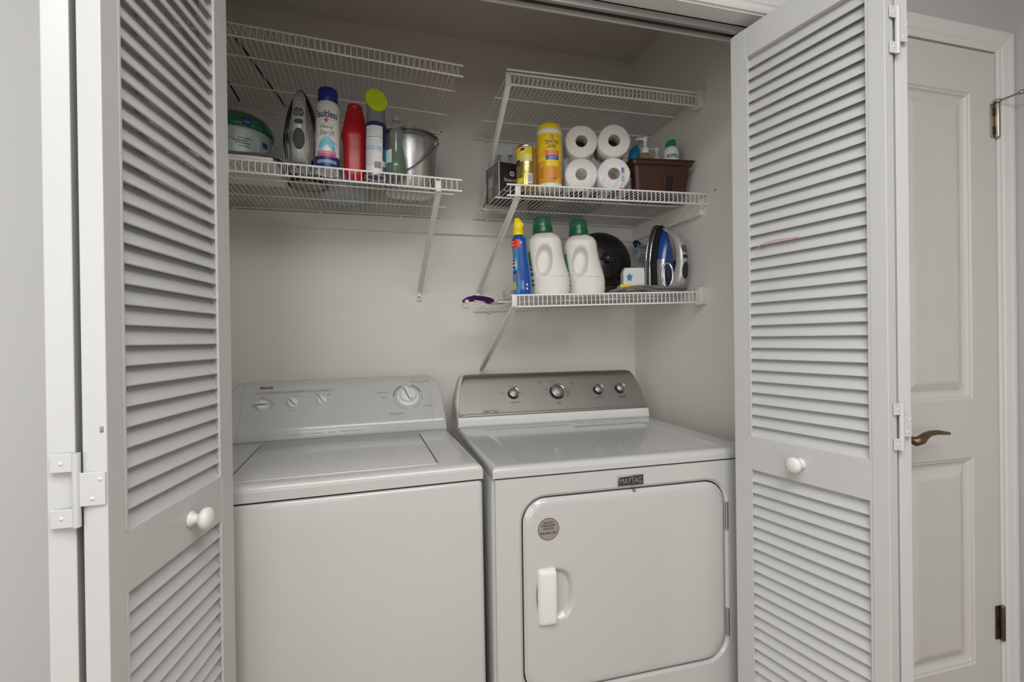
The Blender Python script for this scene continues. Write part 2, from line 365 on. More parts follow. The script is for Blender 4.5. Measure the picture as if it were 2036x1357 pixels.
for zc, sp in ((1.828, True), (.38, False)):
    xk = DX1-.004
    k = MB(); k.lathe([(.0001, zc-.052), (.0055, zc-.05), (.0062, zc-.046), (.0062, zc+.046), (.0055, zc+.05), (.0001, zc+.052)], 14, c=(xk, DYF-.008, 0))
    hg = part('hinge', k, M_NICK if sp else M_BRONZE, d3)
    part('hinge_plate', MB().box((xk-.018, DYF-.0025, zc-.048), (xk-.002, DYF-.0005, zc+.048)), M_NICK if sp else M_BRONZE, hg)
    for dz in (-.028, .026): part('slot', MB().box((xk-.011, DYF-.003, zc+dz-.012), (xk-.006, DYF-.001, zc+dz+.012)), M_DARK, hg)
    if sp:
        s_ = MB(); s_.tube([(xk, DYF-.008, zc+.054), (xk+.006, DYF-.03, zc+.056), (xk+.010, DYF-.052, zc+.058)], .003, 8)
        s_.lathe([(.0001, zc+.05), (.009, zc+.05), (.010, zc+.053), (.009, zc+.058), (.0001, zc+.06)], 14, c=(xk, DYF-.008, 0))
        s_.lathe([(.0001, -.006), (.006, -.005), (.0075, 0), (.006, .005), (.0001, .006)], 12, c=(xk+.0105, DYF-.056, zc+.058))
        part('door_stop', s_, M_NICK, hg, 'hinge pin door stop')
# ------------------------------------------------------------------ washer
def console_pts(prof, W, yb, side, t0=0, t1=1, off=0, inset=0, nt=14):
    """sections of a control console across x; side: list of (distance from outer end, height fraction)"""
    def P(t):
        t = max(0, min(1, t))*(len(prof)-1); i = min(int(t), len(prof)-2); k = t-i
        return Vector((lerp(prof[i][0], prof[i+1][0], k), lerp(prof[i][1], prof[i+1][1], k)))
    xs = [(-W/2+d+inset, g) for d, g in side]; xs += [(-x, g) for x, g in xs[::-1]]
    secs = []
    for x, g in xs:
        row = []
        for i in range(nt+1):
            t = lerp(t0, min(t1, max(g, t0+.001)), i/nt); p = P(t)
            q = P(t+.01)-P(t-.01); q.normalize(); n = Vector((-q.y, q.x))      # outward (towards -y)
            row.append((x, p.x+n.x*off, p.y+n.y*off))
        secs.append(row)
    return secs
def resample(prof, n=40):
    L = [0]
    for a, b in zip(prof, prof[1:]): L.append(L[-1]+math.hypot(b[0]-a[0], b[1]-a[1]))
    out = []
    for i in range(n+1):
        s_ = L[-1]*i/n
        for k in range(len(prof)-1):
            if s_ <= L[k+1]+1e-9:
                u = (s_-L[k])/(L[k+1]-L[k]); out.append((lerp(prof[k][0], prof[k+1][0], u), lerp(prof[k][1], prof[k+1][1], u))); break
    return out
def console_shell(prof, W, yb, zb, side):
    mb = MB(); rings = []
    for row in console_pts(prof, W, yb, side, nt=22):
        top = row[-1]; rings.append(row+[(top[0], yb, top[2]), (top[0], yb, zb)])
    mb.loft(rings, True, True); return mb
def knob_frame(P, N, U=Vector((1, 0, 0))):
    N = Vector(N).normalized(); U = (U-N*U.dot(N)).normalized(); V = N.cross(U)
    m = Matrix((U, V, N)).transposed().to_4x4(); m.translation = P; return m
WW, WD, WZT, WZS = .683, .66, .914, .879
wth = .0383; wo = Vector((.2363, 1.1529, 0))+Vector((math.cos(wth), math.sin(wth), 0))*(-WW/2)
wa = thing('washing_machine', 'white top loading washer with small dial knobs, left of the dryer', 'washer', wo+Vector((0, 0, .002)), wth)
wa.rotation_euler = (0, -.0058, wth)
WM = Matrix.Translation(wa.location) @ wa.rotation_euler.to_matrix().to_4x4(); WMI = WM.inverted()
def whit(px, py, P, N): return WMI @ hit(px, py, WM @ Vector(P), WM.to_3x3() @ Vector(N))
part('cabinet', MB().rbox((-WW/2, 0, .03), (WW/2, WD, WZS-.003), .012, 4), M_ENAM, wa)
part('seam', MB().box((-WW/2+.006, .006, WZS-.006), (WW/2-.006, WD-.006, WZS+.002)), M_DARK, wa)
# top: rounded slab with a shallow recess for the lid
LX0, LX1, LY0, LY1 = -.5578+WW/2, -.1025+WW/2, .052, .452
tp = MB(); R = .014
def toph(x, y):
    e = min(x+WW/2, WW/2-x, y); z = WZT
    if e < R: z -= R-math.sqrt(max(0, R*R-(R-e)**2))
    return z
ex = [0, .0015, .004, .008, .014]
gx = [-WW/2+e for e in ex]+spread(-WW/2+.03, WW/2-.03, 16)+[WW/2-e for e in ex[::-1]]; gy = ex+spread(.03, WD, 14)
vs = [(x, y, toph(x, y)) for y in gy for x in gx]; n = len(gx)
tp.add(vs, [(j*n+i, j*n+i+1, (j+1)*n+i+1, (j+1)*n+i) for j in range(len(gy)-1) for i in range(n-1)], True)
lo = [(i, 0) for i in range(n)]+[(n-1, j) for j in range(1, len(gy))]+[(i, len(gy)-1) for i in range(n-2, -1, -1)]+[(0, j) for j in range(len(gy)-2, 0, -1)]
f_ = [vs[j*n+i] for i, j in lo]; tp.loft([f_, [(p[0], p[1], WZS) for p in f_]], False, False); tp.add([(p[0], p[1], WZS) for p in f_], [tuple(range(len(f_)))])
part('top_panel', tp, M_ENAM, wa)
part('lid_gap', MB().box((LX0-.003, LY0+.004, WZT-.01), (LX1+.003, LY1, WZT+.0006)), M_DARK, wa)
part('lid', MB().rbox((LX0, LY0, WZT-.008), (LX1, LY1, WZT+.0035), .0035, 3), M_ENAM, wa, 'flat lid of the washer')
part('lid_lip', MB().rbox((LX0, LY0-.012, WZT-.008), (LX1, LY0+.006, WZT+.0025), .0028, 2), M_ENAM, wa)
wprof = resample([(.487, .914), (.489, .945), (.494, .956), (.508, .968), (.59, 1.070), (.602, 1.081), (.618, 1.087)])
wside = [(0, .10), (.002, .3), (.006, .55), (.011, .75), (.018, .88), (.028, .955), (.04, .99), (.055, 1), (.2, 1), (.3, 1)]
wc = part('console', console_shell(wprof, WW-.012, WD, WZT-.002, wside), M_ENAM, wa)
for sx in (-1, 1):          # end cap joints
    part('end_seam', MB().loft([[(sx*(WW/2-.05), p[0]-.0006, p[1]) for p in wprof[:-2]], [(sx*(WW/2-.05)+.0014, p[0]-.0006, p[1]) for p in wprof[:-2]]], False, False, False), M_LGREYINK, wc)
WP0, WP1 = Vector((0, .508, .968)), Vector((0, .59, 1.070)); WV = (WP1-WP0).normalized(); WN = Vector((1, 0, 0)).cross(WV)
wmap = planemap(WP0, (1, 0, 0), WV)
def wuv(px, py): q = whit(px, py, WP0, WN)-WP0; return q.x, q.dot(WV)
M_KNOB = mat('white_knob', (.76, .76, .74), .3)
def wknob(px, py, r, ang, big=False):
    u, v = wuv(px, py); m = knob_frame(Vector(wmap(u, v, 0)), WN)
    b = part('knob', MB().lathe([(.0001, 0), (r*1.15, 0), (r*1.15, .0025), (r*1.02, .005), (r*.95, .011), (r*.8, .0125), (.0001, .0125)] if not big else [(.0001, 0), (r*1.5, 0), (r*1.5, .003), (r*1.25, .006), (r*1.08, .007), (r*1.05, .012), (r, .018), (r*.85, .02), (.0001, .02)], 32), M_KNOB, wc, mtx=m)
    h = .0125 if not big else .02; w = r*.22
    rr = MB(); rr.rbox((-w, -r*.98, h-.004), (w, r*.98, h+.009 if not big else h+.012), w*.5, 2); rr.map(lambda p: (p.x*math.cos(ang)-p.y*math.sin(ang), p.x*math.sin(ang)+p.y*math.cos(ang), p.z))
    part('grip', rr, M_KNOB, b)
    gm = MB(); gm.box((-w-.0006, -r*.8, h-.003), (-w+.0004, r*.8, h+(.006 if not big else .009))); gm.map(lambda p: (p.x*math.cos(ang)-p.y*math.sin(ang), p.x*math.sin(ang)+p.y*math.cos(ang), p.z))
    part('grip_stripe', gm, M_GREYINK, b)
    return u, v
uA = wknob(521, 808, .0165, PI/2); uB = wknob(583, 803, .0155, .62); uC = wknob(641, 798, .0150, .42)
uD = wknob(811, 789, .026, .33, True)
W0 = wuv(508, 783); W1 = wuv(662, 776)
patch('grey_band', M_LGREYINK, wc, wmap, W0[0], W1[0], W0[1]-.0045, W0[1]+.0045, .0006, 2)
bb = [wuv(545, 782.5), wuv(590, 779), wuv(644, 776.5)]
for (u, v), t in zip(bb, ('WATER LEVEL', 'WASH / RINSE TEMP', 'OPTIONS')): lettering(t, M_GREYINK, wc, wmap, u, W0[1], None, .0035, .0012)
u, v = wuv(530, 772); patch('brand_plate', M_INK, wc, wmap, u-.018, u+.018, v-.004, v+.004, .0006, 2); lettering('KENMORE', M_PLAS, wc, wmap, u, v, .030, .004, .0012, bold=.01)
arcband('level_arc', M_LGREYINK, wc, wmap, uA[0]+.004, uA[1]+.002, .0215, .0275, .15, 2.2, .0006)
for (u, v), rows in ((uA, ((-.034, -.024, .004), (-.032, -.024, -.001), (.024, .036, .005), (.024, .036, .001), (.02, .03, -.008), (-.008, .008, .033), (-.006, .005, .029))),
                     (uB, ((-.028, -.02, .018), (-.003, .008, .029), (.017, .025, .025), (-.012, .012, -.026))), (uC, ((-.02, -.01, .026), (-.019, -.011, .022), (.014, .024, .026), (.014, .024, .021)))):
    printlines('print', M_GREYINK, wc, wmap, [(u+a, u+b, v+c, .0016) for a, b, c in rows], .0006)
cu, cv = uD
for a0, a1, m in ((.35, 1.25, M_GREYINK), (1.95, 3.1, M_GREYINK), (3.35, 3.6, M_LGREYINK), (3.75, 4.6, M_LGREYINK), (5.0, 5.75, M_LGREYINK), (-.3, .15, M_LGREYINK)):
    arcband('dial_arc', m, wc, wmap, cu, cv, .0440, .0500, a0, a1, .0006)
for t, du, dv, h in (('Permanent Press', .046, .060, .0066), ('Heavy Duty', -.083, .020, .0072), ('Regular', -.078, .000, .0055), ('Delicate', .064, -.040, .0066), ('Handwash', -.040, -.064, .0078)):
    lettering(t, M_GREYINK, wc, wmap, cu+du, cv+dv, None, h, .0006, bold=.008)
printlines('print', M_LGREYINK, wc, wmap, [(cu-.055, cu-.01, cv-.076, .002), (cu+.012, cu+.03, cv-.074, .002), (cu+.048, cu+.068, cv-.072, .002), (cu+.056, cu+.072, cv-.004, .002), (cu+.06, cu+.076, cv-.028, .002), (cu-.072, cu-.054, cv-.022, .002), (cu+.035, cu+.055, cv+.052, .0018)], .0006)
zc_ = lambda u, v, l: (u, .489-.001-l, v)
printlines('care_print', M_LGREYINK, wc, zc_, [(-.16, -.11, .931, .003), (-.09, -.05, .9315, .003), (-.035, -.015, .9315, .003), (0, .075, .9325, .003)], .0006)
for sx in (-.28, .28):
    for sy in (.06, .6): part('foot', MB().lathe([(.02, 0), (.022, .004), (.012, .01), (.01, .035)], 16, c=(sx, sy, -.002)), M_BLACK, wa)
# ------------------------------------------------------------------ dryer
DW, DD, DZT, DZS = .737, .70, .914, .888
do = Vector((.2484+DW/2, 1.1226, 0))
dr = thing('dryer', 'white front loading dryer with steel control panel against the right wall', 'dryer', do)
def dhit(px, py, P, N): return hit(px, py, do+Vector(P), N)-do
part('cabinet', MB().rbox((-DW/2, .012, .03), (DW/2, DD, DZS-.002), .012, 4), M_ENAM2, dr)
part('seam', MB().box((-DW/2+.006, .012, DZS-.006), (DW/2-.006, DD-.01, DZS+.002)), M_DARK, dr)
# top with raised rim
tp = MB(); R = .013
def dtop(x, y):
    e = min(x+DW/2, DW/2-x, y); z = DZT
    if e < R: z -= R-math.sqrt(max(0, R*R-(R-e)**2))
    q = min(x+DW/2-.075, DW/2-.075-x, y-.03, .50-y) if True else 0
    if x > .02: q = min(q, .455-y)
    return z-.0028*smooth(q/.014)
gx = [-DW/2+e for e in ex]+spread(-DW/2+.03, -DW/2+.1, 10)+spread(-DW/2+.11, 0, 8)+spread(.005, .045, 8)+spread(.06, DW/2-.11, 6)+spread(DW/2-.1, DW/2-.03, 10)+[DW/2-e for e in ex[::-1]]
gy = ex+spread(.02, .06, 8)+spread(.08, .42, 7)+spread(.43, .52, 18)+spread(.54, DD, 3)
vs = [(x, y, dtop(x, y)) for y in gy for x in gx]; n = len(gx)
tp.add(vs, [(j*n+i, j*n+i+1, (j+1)*n+i+1, (j+1)*n+i) for j in range(len(gy)-1) for i in range(n-1)], True)
lo = [(i, 0) for i in range(n)]+[(n-1, j) for j in range(1, len(gy))]+[(i, len(gy)-1) for i in range(n-2, -1, -1)]+[(0, j) for j in range(len(gy)-2, 0, -1)]
f_ = [vs[j*n+i] for i, j in lo]; tp.loft([f_, [(p[0], p[1], DZS) for p in f_]], False, False); tp.add([(p[0], p[1], DZS) for p in f_], [tuple(range(len(f_)))])
part('top_panel', tp, M_ENAM2, dr)
part('lint_lid', MB().rbox((.06, .478, DZT-.005), (.29, .535, DZT+.003), .0025, 2), M_ENAM2, dr, 'lint screen lid')
# front sheet with the door opening
OX0, OX1, OZ0, OZ1 = .0741-DW/2, .6362-DW/2, .3567, .8297
inner = rrect(OX0-.004, OX1+.004, OZ0-.004, OZ1+.004, .062, 10)
fx0, fx1, fz0, fz1 = -DW/2+.006, DW/2-.006, .035, DZS-.004
mb = MB(); cx, cz = (OX0+OX1)/2, (OZ0+OZ1)/2; outer = []
for x, z in inner:
    dx, dz = x-cx, z-cz; k = min((fx1-cx)/dx if dx > 0 else ((fx0-cx)/dx if dx < 0 else 9e9), (fz1-cz)/dz if dz > 0 else ((fz0-cz)/dz if dz < 0 else 9e9)); outer.append((cx+dx*k, cz+dz*k))
for c_ in ((fx0, fz0), (fx1, fz0), (fx1, fz1), (fx0, fz1)):       # snap the closest outer points to the corners
    j = min(range(len(outer)), key=lambda i: math.hypot(outer[i][0]-c_[0], outer[i][1]-c_[1])); outer[j] = c_
ringi2 = rrect(OX0-.011, OX1+.011, OZ0-.011, OZ1+.011, .068, 10)
mb.loft([[(x, .02, z) for x, z in inner], [(x, .006, z) for x, z in inner], [(x, .0, z) for x, z in ringi2], [(x, .0, z) for x, z in outer], [(x, .014, z) for x, z in outer]], False, False)
part('front_sheet', mb, M_ENAM2, dr, bevel=.0)
part('door_gap', MB().prism(rrect(OX0-.004, OX1+.004, OZ0-.004, OZ1+.004, .062, 10), .0105, .012), M_DARK, dr)
# door with scooped grip
HX, HZ = .399-do.x, .594
def doory(x, z):
    cx_, cz_ = min(max(x, OX0+.06), OX1-.06), min(max(z, OZ0+.06), OZ1-.06)
    e = .06-math.hypot(x-cx_, z-cz_) if (x < OX0+.06 or x > OX1-.06 or z < OZ0+.06 or z > OZ1-.06) else .06
    y = -.003+.008*(1-smooth(e/.008)) if e < .008 else -.003
    qx, qz = (x-HX)/.046, (z-HZ)/.060
    d = (abs(qx)**2.6+abs(qz)**2.6)**(1/2.6)
    if d < 1.12: y += .024*smooth((1.12-d)/.5)
    return y
xs = [OX0, OX0+.001, OX0+.003, OX0+.006, OX0+.01]+spread(OX0+.02, HX-.055, 5)+spread(HX-.052, HX+.056, 40)+spread(HX+.07, OX1-.02, 22)+[OX1-.01, OX1-.006, OX1-.003, OX1-.001, OX1]
zs = [OZ0, OZ0+.001, OZ0+.003, OZ0+.006, OZ0+.01]+spread(OZ0+.02, HZ-.072, 8)+spread(HZ-.07, HZ+.07, 44)+spread(HZ+.08, OZ1-.02, 10)+[OZ1-.01, OZ1-.006, OZ1-.003, OZ1-.001, OZ1]
dd = part('door', relief(xs, zs, doory, .0104, .058), M_ENAM2, dr)
dh = MB(); out = [(HX-.045, .0), (HX-.044, -.006), (HX-.038, -.012), (HX-.03, -.0145), (HX-.006, -.0165), (HX-.0005, -.0165), (HX, -.015), (HX, -.006), (HX-.004, .002)]
rings = []
for z, k in ((HZ-.068, .35), (HZ-.0665, .7), (HZ-.062, .95), (HZ-.056, 1), (HZ+.054, 1), (HZ+.061, .93), (HZ+.066, .62), (HZ+.0685, .25)): rings.append([(x, lerp(.002, y, k) if y < 0 else y, z) for x, y in out])
dh.loft(rings, True, True); part('handle', dh, M_PLAS, dd, bevel=.0)
dmap = planemap((0, -.003, 0), (1, 0, 0), (0, 0, 1))
su, sv = .384-do.x, .7565
shape('sticker', mat('sticker_silver', (.36, .33, .31), .4, .3), dd, dmap, ellipse(su, sv, .0272, .0272, 40), .0004, 'round grey registration sticker')
arcband('sticker_rim', mat('sticker_rim', (.12, .075, .065), .5), dd, dmap, su, sv, .0256, .0272, 0, 2*PI, .0006, 40)
for t, dv, w in (('REGISTER', .0155, .026), ('ENREGISTRER', .0085, .036), ('REGISTRE', .0015, .026), ('888-800-2281', -.0095, .042)): lettering(t, M_INK, dd, dmap, su, sv+dv, w, .0048, .0007, bold=.02)
patch('sticker_rule', M_GREYINK, dd, dmap, su-.023, su+.023, sv-.0042, sv-.0036, .0007, 1)
for z0, z1 in ((.699, .773), (.413, .487)):
    mh = MB().lathe([(.004, z0), (.004, z1)], 12, c=(OX1+.006, -.001, 0))
    for i in range(1, 4): mh.lathe([(.0046, lerp(z0, z1, i/4)-.0015), (.0046, lerp(z0, z1, i/4)+.0015)], 12, c=(OX1+.006, -.001, 0))
    part('door_hinge', mh, M_CHROME, dr)
part('catch_pin', MB().lathe([(.0001, -.005), (.003, -.004), (.0035, 0), (.0035, .006)], 12, c=(.615-do.x, -.002, OZ1+.0005), ax='y'), M_STEEL, dr)
bu = (.571+.641)/2-do.x; fmap = planemap((0, 0, 0), (1, 0, 0), (0, 0, 1))
bd = part('badge', MB().rbox((bu-.036, -.0032, .842), (bu+.036, .001, .868), .001, 1), M_STEEL, dr, 'black and silver brand badge')
patch('badge_field', M_INK, bd, fmap, bu-.0335, bu+.0335, .8445, .8655, .0035, 1)
lettering('MAYTAG', M_CHROME, bd, fmap, bu, .855, .060, .0145, .0042)
# console
dprof = resample([(.546, .914), (.547, .940), (.549, .946), (.556, .952), (.618, 1.060), (.627, 1.074), (.638, 1.082), (.655, 1.085)])
dside = [(0, .08), (.001, .2), (.003, .4), (.010, .6), (.020, .8), (.028, .9), (.037, .955), (.05, .99), (.065, 1), (.2, 1), (.33, 1)]
dc = part('console', console_shell(dprof, DW-.004, DD-.002, DZT-.002, dside), M_PLAS, dr)
st = MB(); dsideP = [(0, .2), (.002, .32), (.006, .5), (.012, .65), (.021, .8), (.029, .9), (.038, .955), (.051, .99), (.066, 1), (.2, 1), (.33, 1)]
rows = console_pts(dprof, DW-.012, 0, dsideP, 0.165, .985, .0035, 0, 24); st.loft(rows, False, True, False)
sp = part('steel_panel', st, M_STEEL, dc, 'brushed steel control panel'); md = sp.modifiers.new('solid', 'SOLIDIFY'); md.thickness = .004; md.offset = 0
DP0, DP1 = Vector((0, .556, .952)), Vector((0, .618, 1.060)); DV = (DP1-DP0).normalized(); DN = Vector((1, 0, 0)).cross(DV); DP0 = DP0+DN*.0056
cmap = planemap(DP0, (1, 0, 0), DV)
def duv(px, py): q = dhit(px, py, DP0, DN)-DP0; return q.x, q.dot(DV)
M_KDK = mat('knob_dark', (.06, .06, .06), .3, .6)
def dknob(px, py, r, ang):
    u, v = duv(px, py); m = knob_frame(Vector(cmap(u, v, -.001)), DN)
    b = part('knob', MB().lathe([(.0001, 0), (r*1.03, 0), (r*1.03, .003), (r, .004), (r*.97, .017), (r*.9, .0185), (.0001, .0185)], 36), M_KDK, dc, mtx=m)
    part('knob_ring', MB().lathe([(r*.92, .0165), (r*.95, .020), (r*.88, .0222), (r*.76, .0222), (r*.73, .0195)], 36, cap=False), M_CHROME, b)
    part('knob_cap', MB().lathe([(r*.70, .0165), (r*.70, .0205), (r*.66, .0212), (.0001, .0215)], 36), M_STEEL, b)
    mk = MB(); mk.box((-.0016, r*.72, .0205), (.0016, r*.95, .0228)); mk.map(lambda p: (p.x*math.cos(ang)-p.y*math.sin(ang), p.x*math.sin(ang)+p.y*math.cos(ang), p.z)); part('pointer', mk, M_INK, b)
    return u, v
k1 = dknob(1020, 784, .0195, -.1); k2 = dknob(1107, 780, .0275, -.5); k3 = dknob(1188, 776, .0185, .5); k4 = dknob(1231, 773.5, .0185, .45)
u, v = duv(977, 819); lettering('MAYTAG', M_INK, dc, cmap, u, v, .054, .0125, .0006)
u, v = duv(977, 825); lettering('COMMERCIAL TECHNOLOGY', M_INK, dc, cmap, u, v-.002, .053, .0028, .0006)
for (u, v), rows in ((k1, ((-.016, .022, -.032), (-.05, -.036, .004), (.028, .035, .002), (-.012, -.006, .031), (.008, .018, .029))), (k3, ((-.018, .016, -.031), (-.022, -.016, .022), (.008, .018, .022))),
                     (k4, ((-.012, .018, -.031), (-.01, .02, -.035), (-.024, -.019, .02))),
                     (k2, ((-.068, -.05, .042), (-.06, -.05, .036), (-.028, -.004, .044), (-.05, -.032, .012), (-.04, -.034, -.006), (.036, .052, .012), (.036, .055, .004), (.036, .052, -.003), (.036, .054, -.010), (.036, .054, -.017), (.028, .034, -.026), (.055, .072, .036), (.06, .07, .031), (-.006, .008, -.041), (-.006, .008, -.045)))):
    printlines('print', M_INK, dc, cmap, [(u+a, u+b, v+c, .0018) for a, b, c in rows], .0006)
arcband('dial_ring', M_GREYINK, dc, cmap, k2[0], k2[1], .0298, .0306, 0, 2*PI, .0006, 40)
part('vent_hose', MB().lathe([(.05, .699), (.05, .83)], 20, c=(0, 0, .12), ax='y'), M_SILVER, dr)
for sx in (-.3, .3):
    for sy in (.07, .63): part('foot', MB().lathe([(.02, 0), (.022, .004), (.012, .01), (.01, .035)], 16, c=(sx, sy, 0)), M_BLACK, dr)
# ------------------------------------------------------------------ wire shelves
DECK = []
def shelf(label, FL, FR, BL, BR, lip, extra=False, brace=None, end=None, spacing=.0166, over=.008, stain=False):
    FL, FR, BL, BR = map(Vector, (FL, FR, BL, BR))
    t = thing('wire_shelf', label, 'shelf', ((BL+BR)/2), 0, 'white wire shelves in the closet'); DECK.append((FL, FR, BL, BR))
    o = t.location.copy()
    def P(u, v): return BL.lerp(BR, u).lerp(FL.lerp(FR, u), v)-o
    w = (FR-FL).length; nw = int(w/spacing)
    dn = Vector((0, 0, -1))
    # long rods
    for v, dz, r in ((1, 0, .0030), (1, -lip, .0030), (.70, -.005, .0026), (.34, -.005, .0026), (0, -.004, .0028)):
        a, b = P(0, v)+dn*-dz, P(1, v)+dn*-dz; d = (b-a).normalized()*over
        part('rod', MB().tube([a-d*.3, b+d], r, 8), M_WIRE, t)
    if extra:
        a, b = P(0, 1)+Vector((0, -.004, .010)), P(1, 1)+Vector((0, -.004, .010)); part('rod', MB().tube([a, b], .003, 8), M_WIRE, t)
    L = (FL-BL).length
    me = MB().tube([(0, 0, .003), (0, -L+.006, .003), (0, -L-.001, .0015), (0, -L-.0042, -.004), (0, -L-.0042, -lip-.003)], .00135, 6).mesh('wire'); me.materials.append(M_WIRE)
    for i in range(nw+1):
        u = (i+.5)/(nw+1); b, f = P(u, 0), P(u, 1); d = (b-f).normalized(); X = d.cross(Vector((0, 0, 1))).normalized(); Z = X.cross(d)
        m = Matrix((X, d, Z)).transposed().to_4x4(); m.translation = b
        m = m @ Matrix.Diagonal((1, (b-f).length/L, 1, 1)); link('wire', me, None, t, m)
    for u in (.08, .45, .82):
        c = P(u, 0)+Vector((0, .004, -.006)); part('wall_clip', MB().rbox(c-Vector((.006, .008, .008)), c+Vector((.006, .008, .006)), .002, 2), M_PLAS, t)
    if brace:
        a, b = Vector(brace[0])-o, Vector(brace[1])-o; d = (b-a).normalized(); s = Vector((1, 0, 0)); n_ = d.cross(s).normalized(); mb = MB()
        w2 = .0085; sec = [(-w2, -.0045), (-w2, .0045), (-w2+.0015, .0045), (-w2+.0015, -.003), (w2-.0015, -.003), (w2-.0015, .0045), (w2, .0045), (w2, -.0045)]
        rings = []
        for k, e in ((0, 1), (.93, 1), (.985, .72), (1, .6)):
            c = a.lerp(b, k); rings.append([c+s*(x*e)+n_*(y*(1 if k < .95 else .8)) for x, y in sec])
        mb.loft(rings, True, False); bo = part('brace', mb, M_WIRE, t)
        mb = MB().rbox(b+Vector((-.0085, -.002, -.028)), b+Vector((.0085, .004, .008)), .0015, 1); part('brace_foot', mb, M_WIRE, bo)
        part('screw', MB().lathe([(.0001, -.003), (.003, -.0025), (.004, 0), (.004, .001)], 12, c=b+Vector((0, -.002, -.014)), ax='y'), M_STEEL, bo)
        mb = MB().rbox(a+Vector((-.0085, -.003, -.003)), a+Vector((.0085, .006, lip-.004)), .002, 2); part('brace_hook', mb, M_PLAS, bo)
    if end:
        c = Vector(end)-o
        mb = MB().rbox(c+Vector((-.003, -.014, -.048)), c+Vector((.028, .022, .012)), .003, 2)
        part('end_bracket', mb, M_PLAS, t); part('end_bracket', MB().rbox(c+Vector((-.014, -.010, -.050)), c+Vector((.003, .018, -.044)), .002, 2), M_PLAS, t)
    return t
XE = XR-.012
shelf('empty top left white wire shelf with open right end', (XL+.004, 1.475, 2.095), (.244, 1.475, 2.052), (XL+.004, 1.953, 2.068), (.229, 1.953, 2.046), .033)
shelf('white wire shelf holding the bucket and red bottle', (XL+.004, 1.497, 1.728), (.239, 1.497, 1.7105), (XL+.004, 1.953, 1.711), (.222, 1.953, 1.711), .034, brace=((.174, 1.492, 1.672), (.146, 1.960, 1.402)))
shelf('empty top right white wire shelf against the right wall', (.388, 1.473, 2.046), (XE-.012, 1.473, 2.052), (.370, 1.953, 2.037), (XE-.012, 1.953, 2.04), .034, extra=True, brace=((.392, 1.470, 2.012), (.400, 1.960, 1.757)), end=(XE-.012, 1.468, 2.058), spacing=.0152)
shelf('white wire shelf holding the toilet rolls and brown planter', (.391, 1.494, 1.707), (XE, 1.455, 1.709), (.368, 1.953, 1.714), (XE, 1.953, 1.711), .035, brace=((.423, 1.488, 1.671), (.383, 1.960, 1.405)), spacing=.0162)
shelf('white wire shelf holding the two detergent jugs', (.398, 1.482, 1.355), (XE-.012, 1.482, 1.374), (.367, 1.953, 1.338), (XE-.012, 1.953, 1.362), .036, brace=((.404, 1.476, 1.322), (.389, 1.960, 1.09)), end=(XE-.012, 1.478, 1.378), spacing=.0155)
# ------------------------------------------------------------------ things on the shelves
def deckz(k, x, y):
    FL, FR, BL, BR = DECK[k]; u = (x-BL.x)/(BR.x-BL.x); v = (y-BL.y)/(FL.y-BL.y)
    return lerp(lerp(BL.z, BR.z, u), lerp(FL.z, FR.z, u), v)+.0044
def stand(k, px, py, lift=0):               # where the base centre seen at a pixel stands on shelf k
    z = 1.7
    for _ in range(8):
        p = hit(px, py, (0, 0, z), (0, 0, 1)); z = deckz(k, p.x, p.y)+lift
    return Vector((p.x, p.y, z))
def sring(z, ax, ay, cx=0, cy=0, e=2.0, n=40):
    out = []
    for i in range(n):
        t = 2*PI*i/n; c, s = math.cos(t), math.sin(t)
        out.append((cx+ax*math.copysign(abs(c)**(2/e), c), cy+ay*math.copysign(abs(s)**(2/e), s), z))
    return out
def col(name, c, rough=.35, **k): return mat(name, c, rough, **k)
LM, RM, RB, LTOP = 1, 3, 4, 0
# --- starch can
p = stand(LM, 651, 346)
t = thing('spray_can', 'white aerosol can of heavy starch with blue cap', 'spray can', p, face_cam(p.x, p.y)-.06)
r = .0345
part('body', MB().lathe([(.0001, .006), (.026, .003), (.0325, 0), (r, .002), (r, .012), (r, .188), (.0335, .197), (.029, .207), (.0275, .211)], 40), col('starch_white', (.80, .77, .75), .3), t)
part('base_rim', MB().lathe([(.0001, .009), (.024, .004), (.0315, -.0003), (.0352, .001), (.0352, .005), (.0346, .006)], 40), M_CHROME, t)
part('cap', MB().lathe([(.0272, .205), (.0285, .207), (.0282, .246), (.0268, .2505), (.0001, .2515)], 40), col('cap_navy', (.012, .025, .22), .35), t)
f = cylmap(r)
NAVY = col('label_navy', (.02, .035, .16)); SKY = col('label_sky', (.22, .55, .68), var=.25, scale=60); PINK = col('label_pink', (.72, .10, .22)); WHT = col('label_white', (.82, .80, .78))
REDI = col('label_red', (.62, .06, .05)); DKT = col('label_dark', (.05, .06, .12))
lb = patch('label_band', NAVY, t, f, -.075, .075, .008, .043, .0003, 40, label='navy band at the foot of the label')
patch('band_stripe', col('label_mid', (.25, .36, .55)), lb, f, -.03, .03, .020, .030, .0006, 20)
patch('white_edge', WHT, lb, f, -.075, -.03, .0425, .050, .0005, 12)
shape('shirt_picture', SKY, t, f, [(-.026, .048), (.026, .048), (.025, .066), (.021, .083), (.012, .094), (.005, .099), (-.004, .099), (-.012, .093), (-.021, .083), (-.025, .066)], .0004)
patch('banner', PINK, t, f, -.029, .027, .040, .056, .0007, 16); lettering('Original Fresh Scent', WHT, t, f, -.001, .051, .046, .006, .0012, bold=.01)
lettering('Faultless', DKT, t, f, -.002, .166, .066, .021, .0006, bold=.02)
st_ = [(-.002+.0095*(1 if i % 2 == 0 else .42)*math.sin(PI*i/5), .147+.0095*(1 if i % 2 == 0 else .42)*math.cos(PI*i/5)) for i in range(10)]
shape('star', REDI, t, f, st_, .0006)
lettering('Heavy', DKT, t, f, -.001, .1265, .037, .0145, .0006, shear=.2); lettering('Starch', DKT, t, f, .0, .112, .040, .0135, .0006, shear=.2)
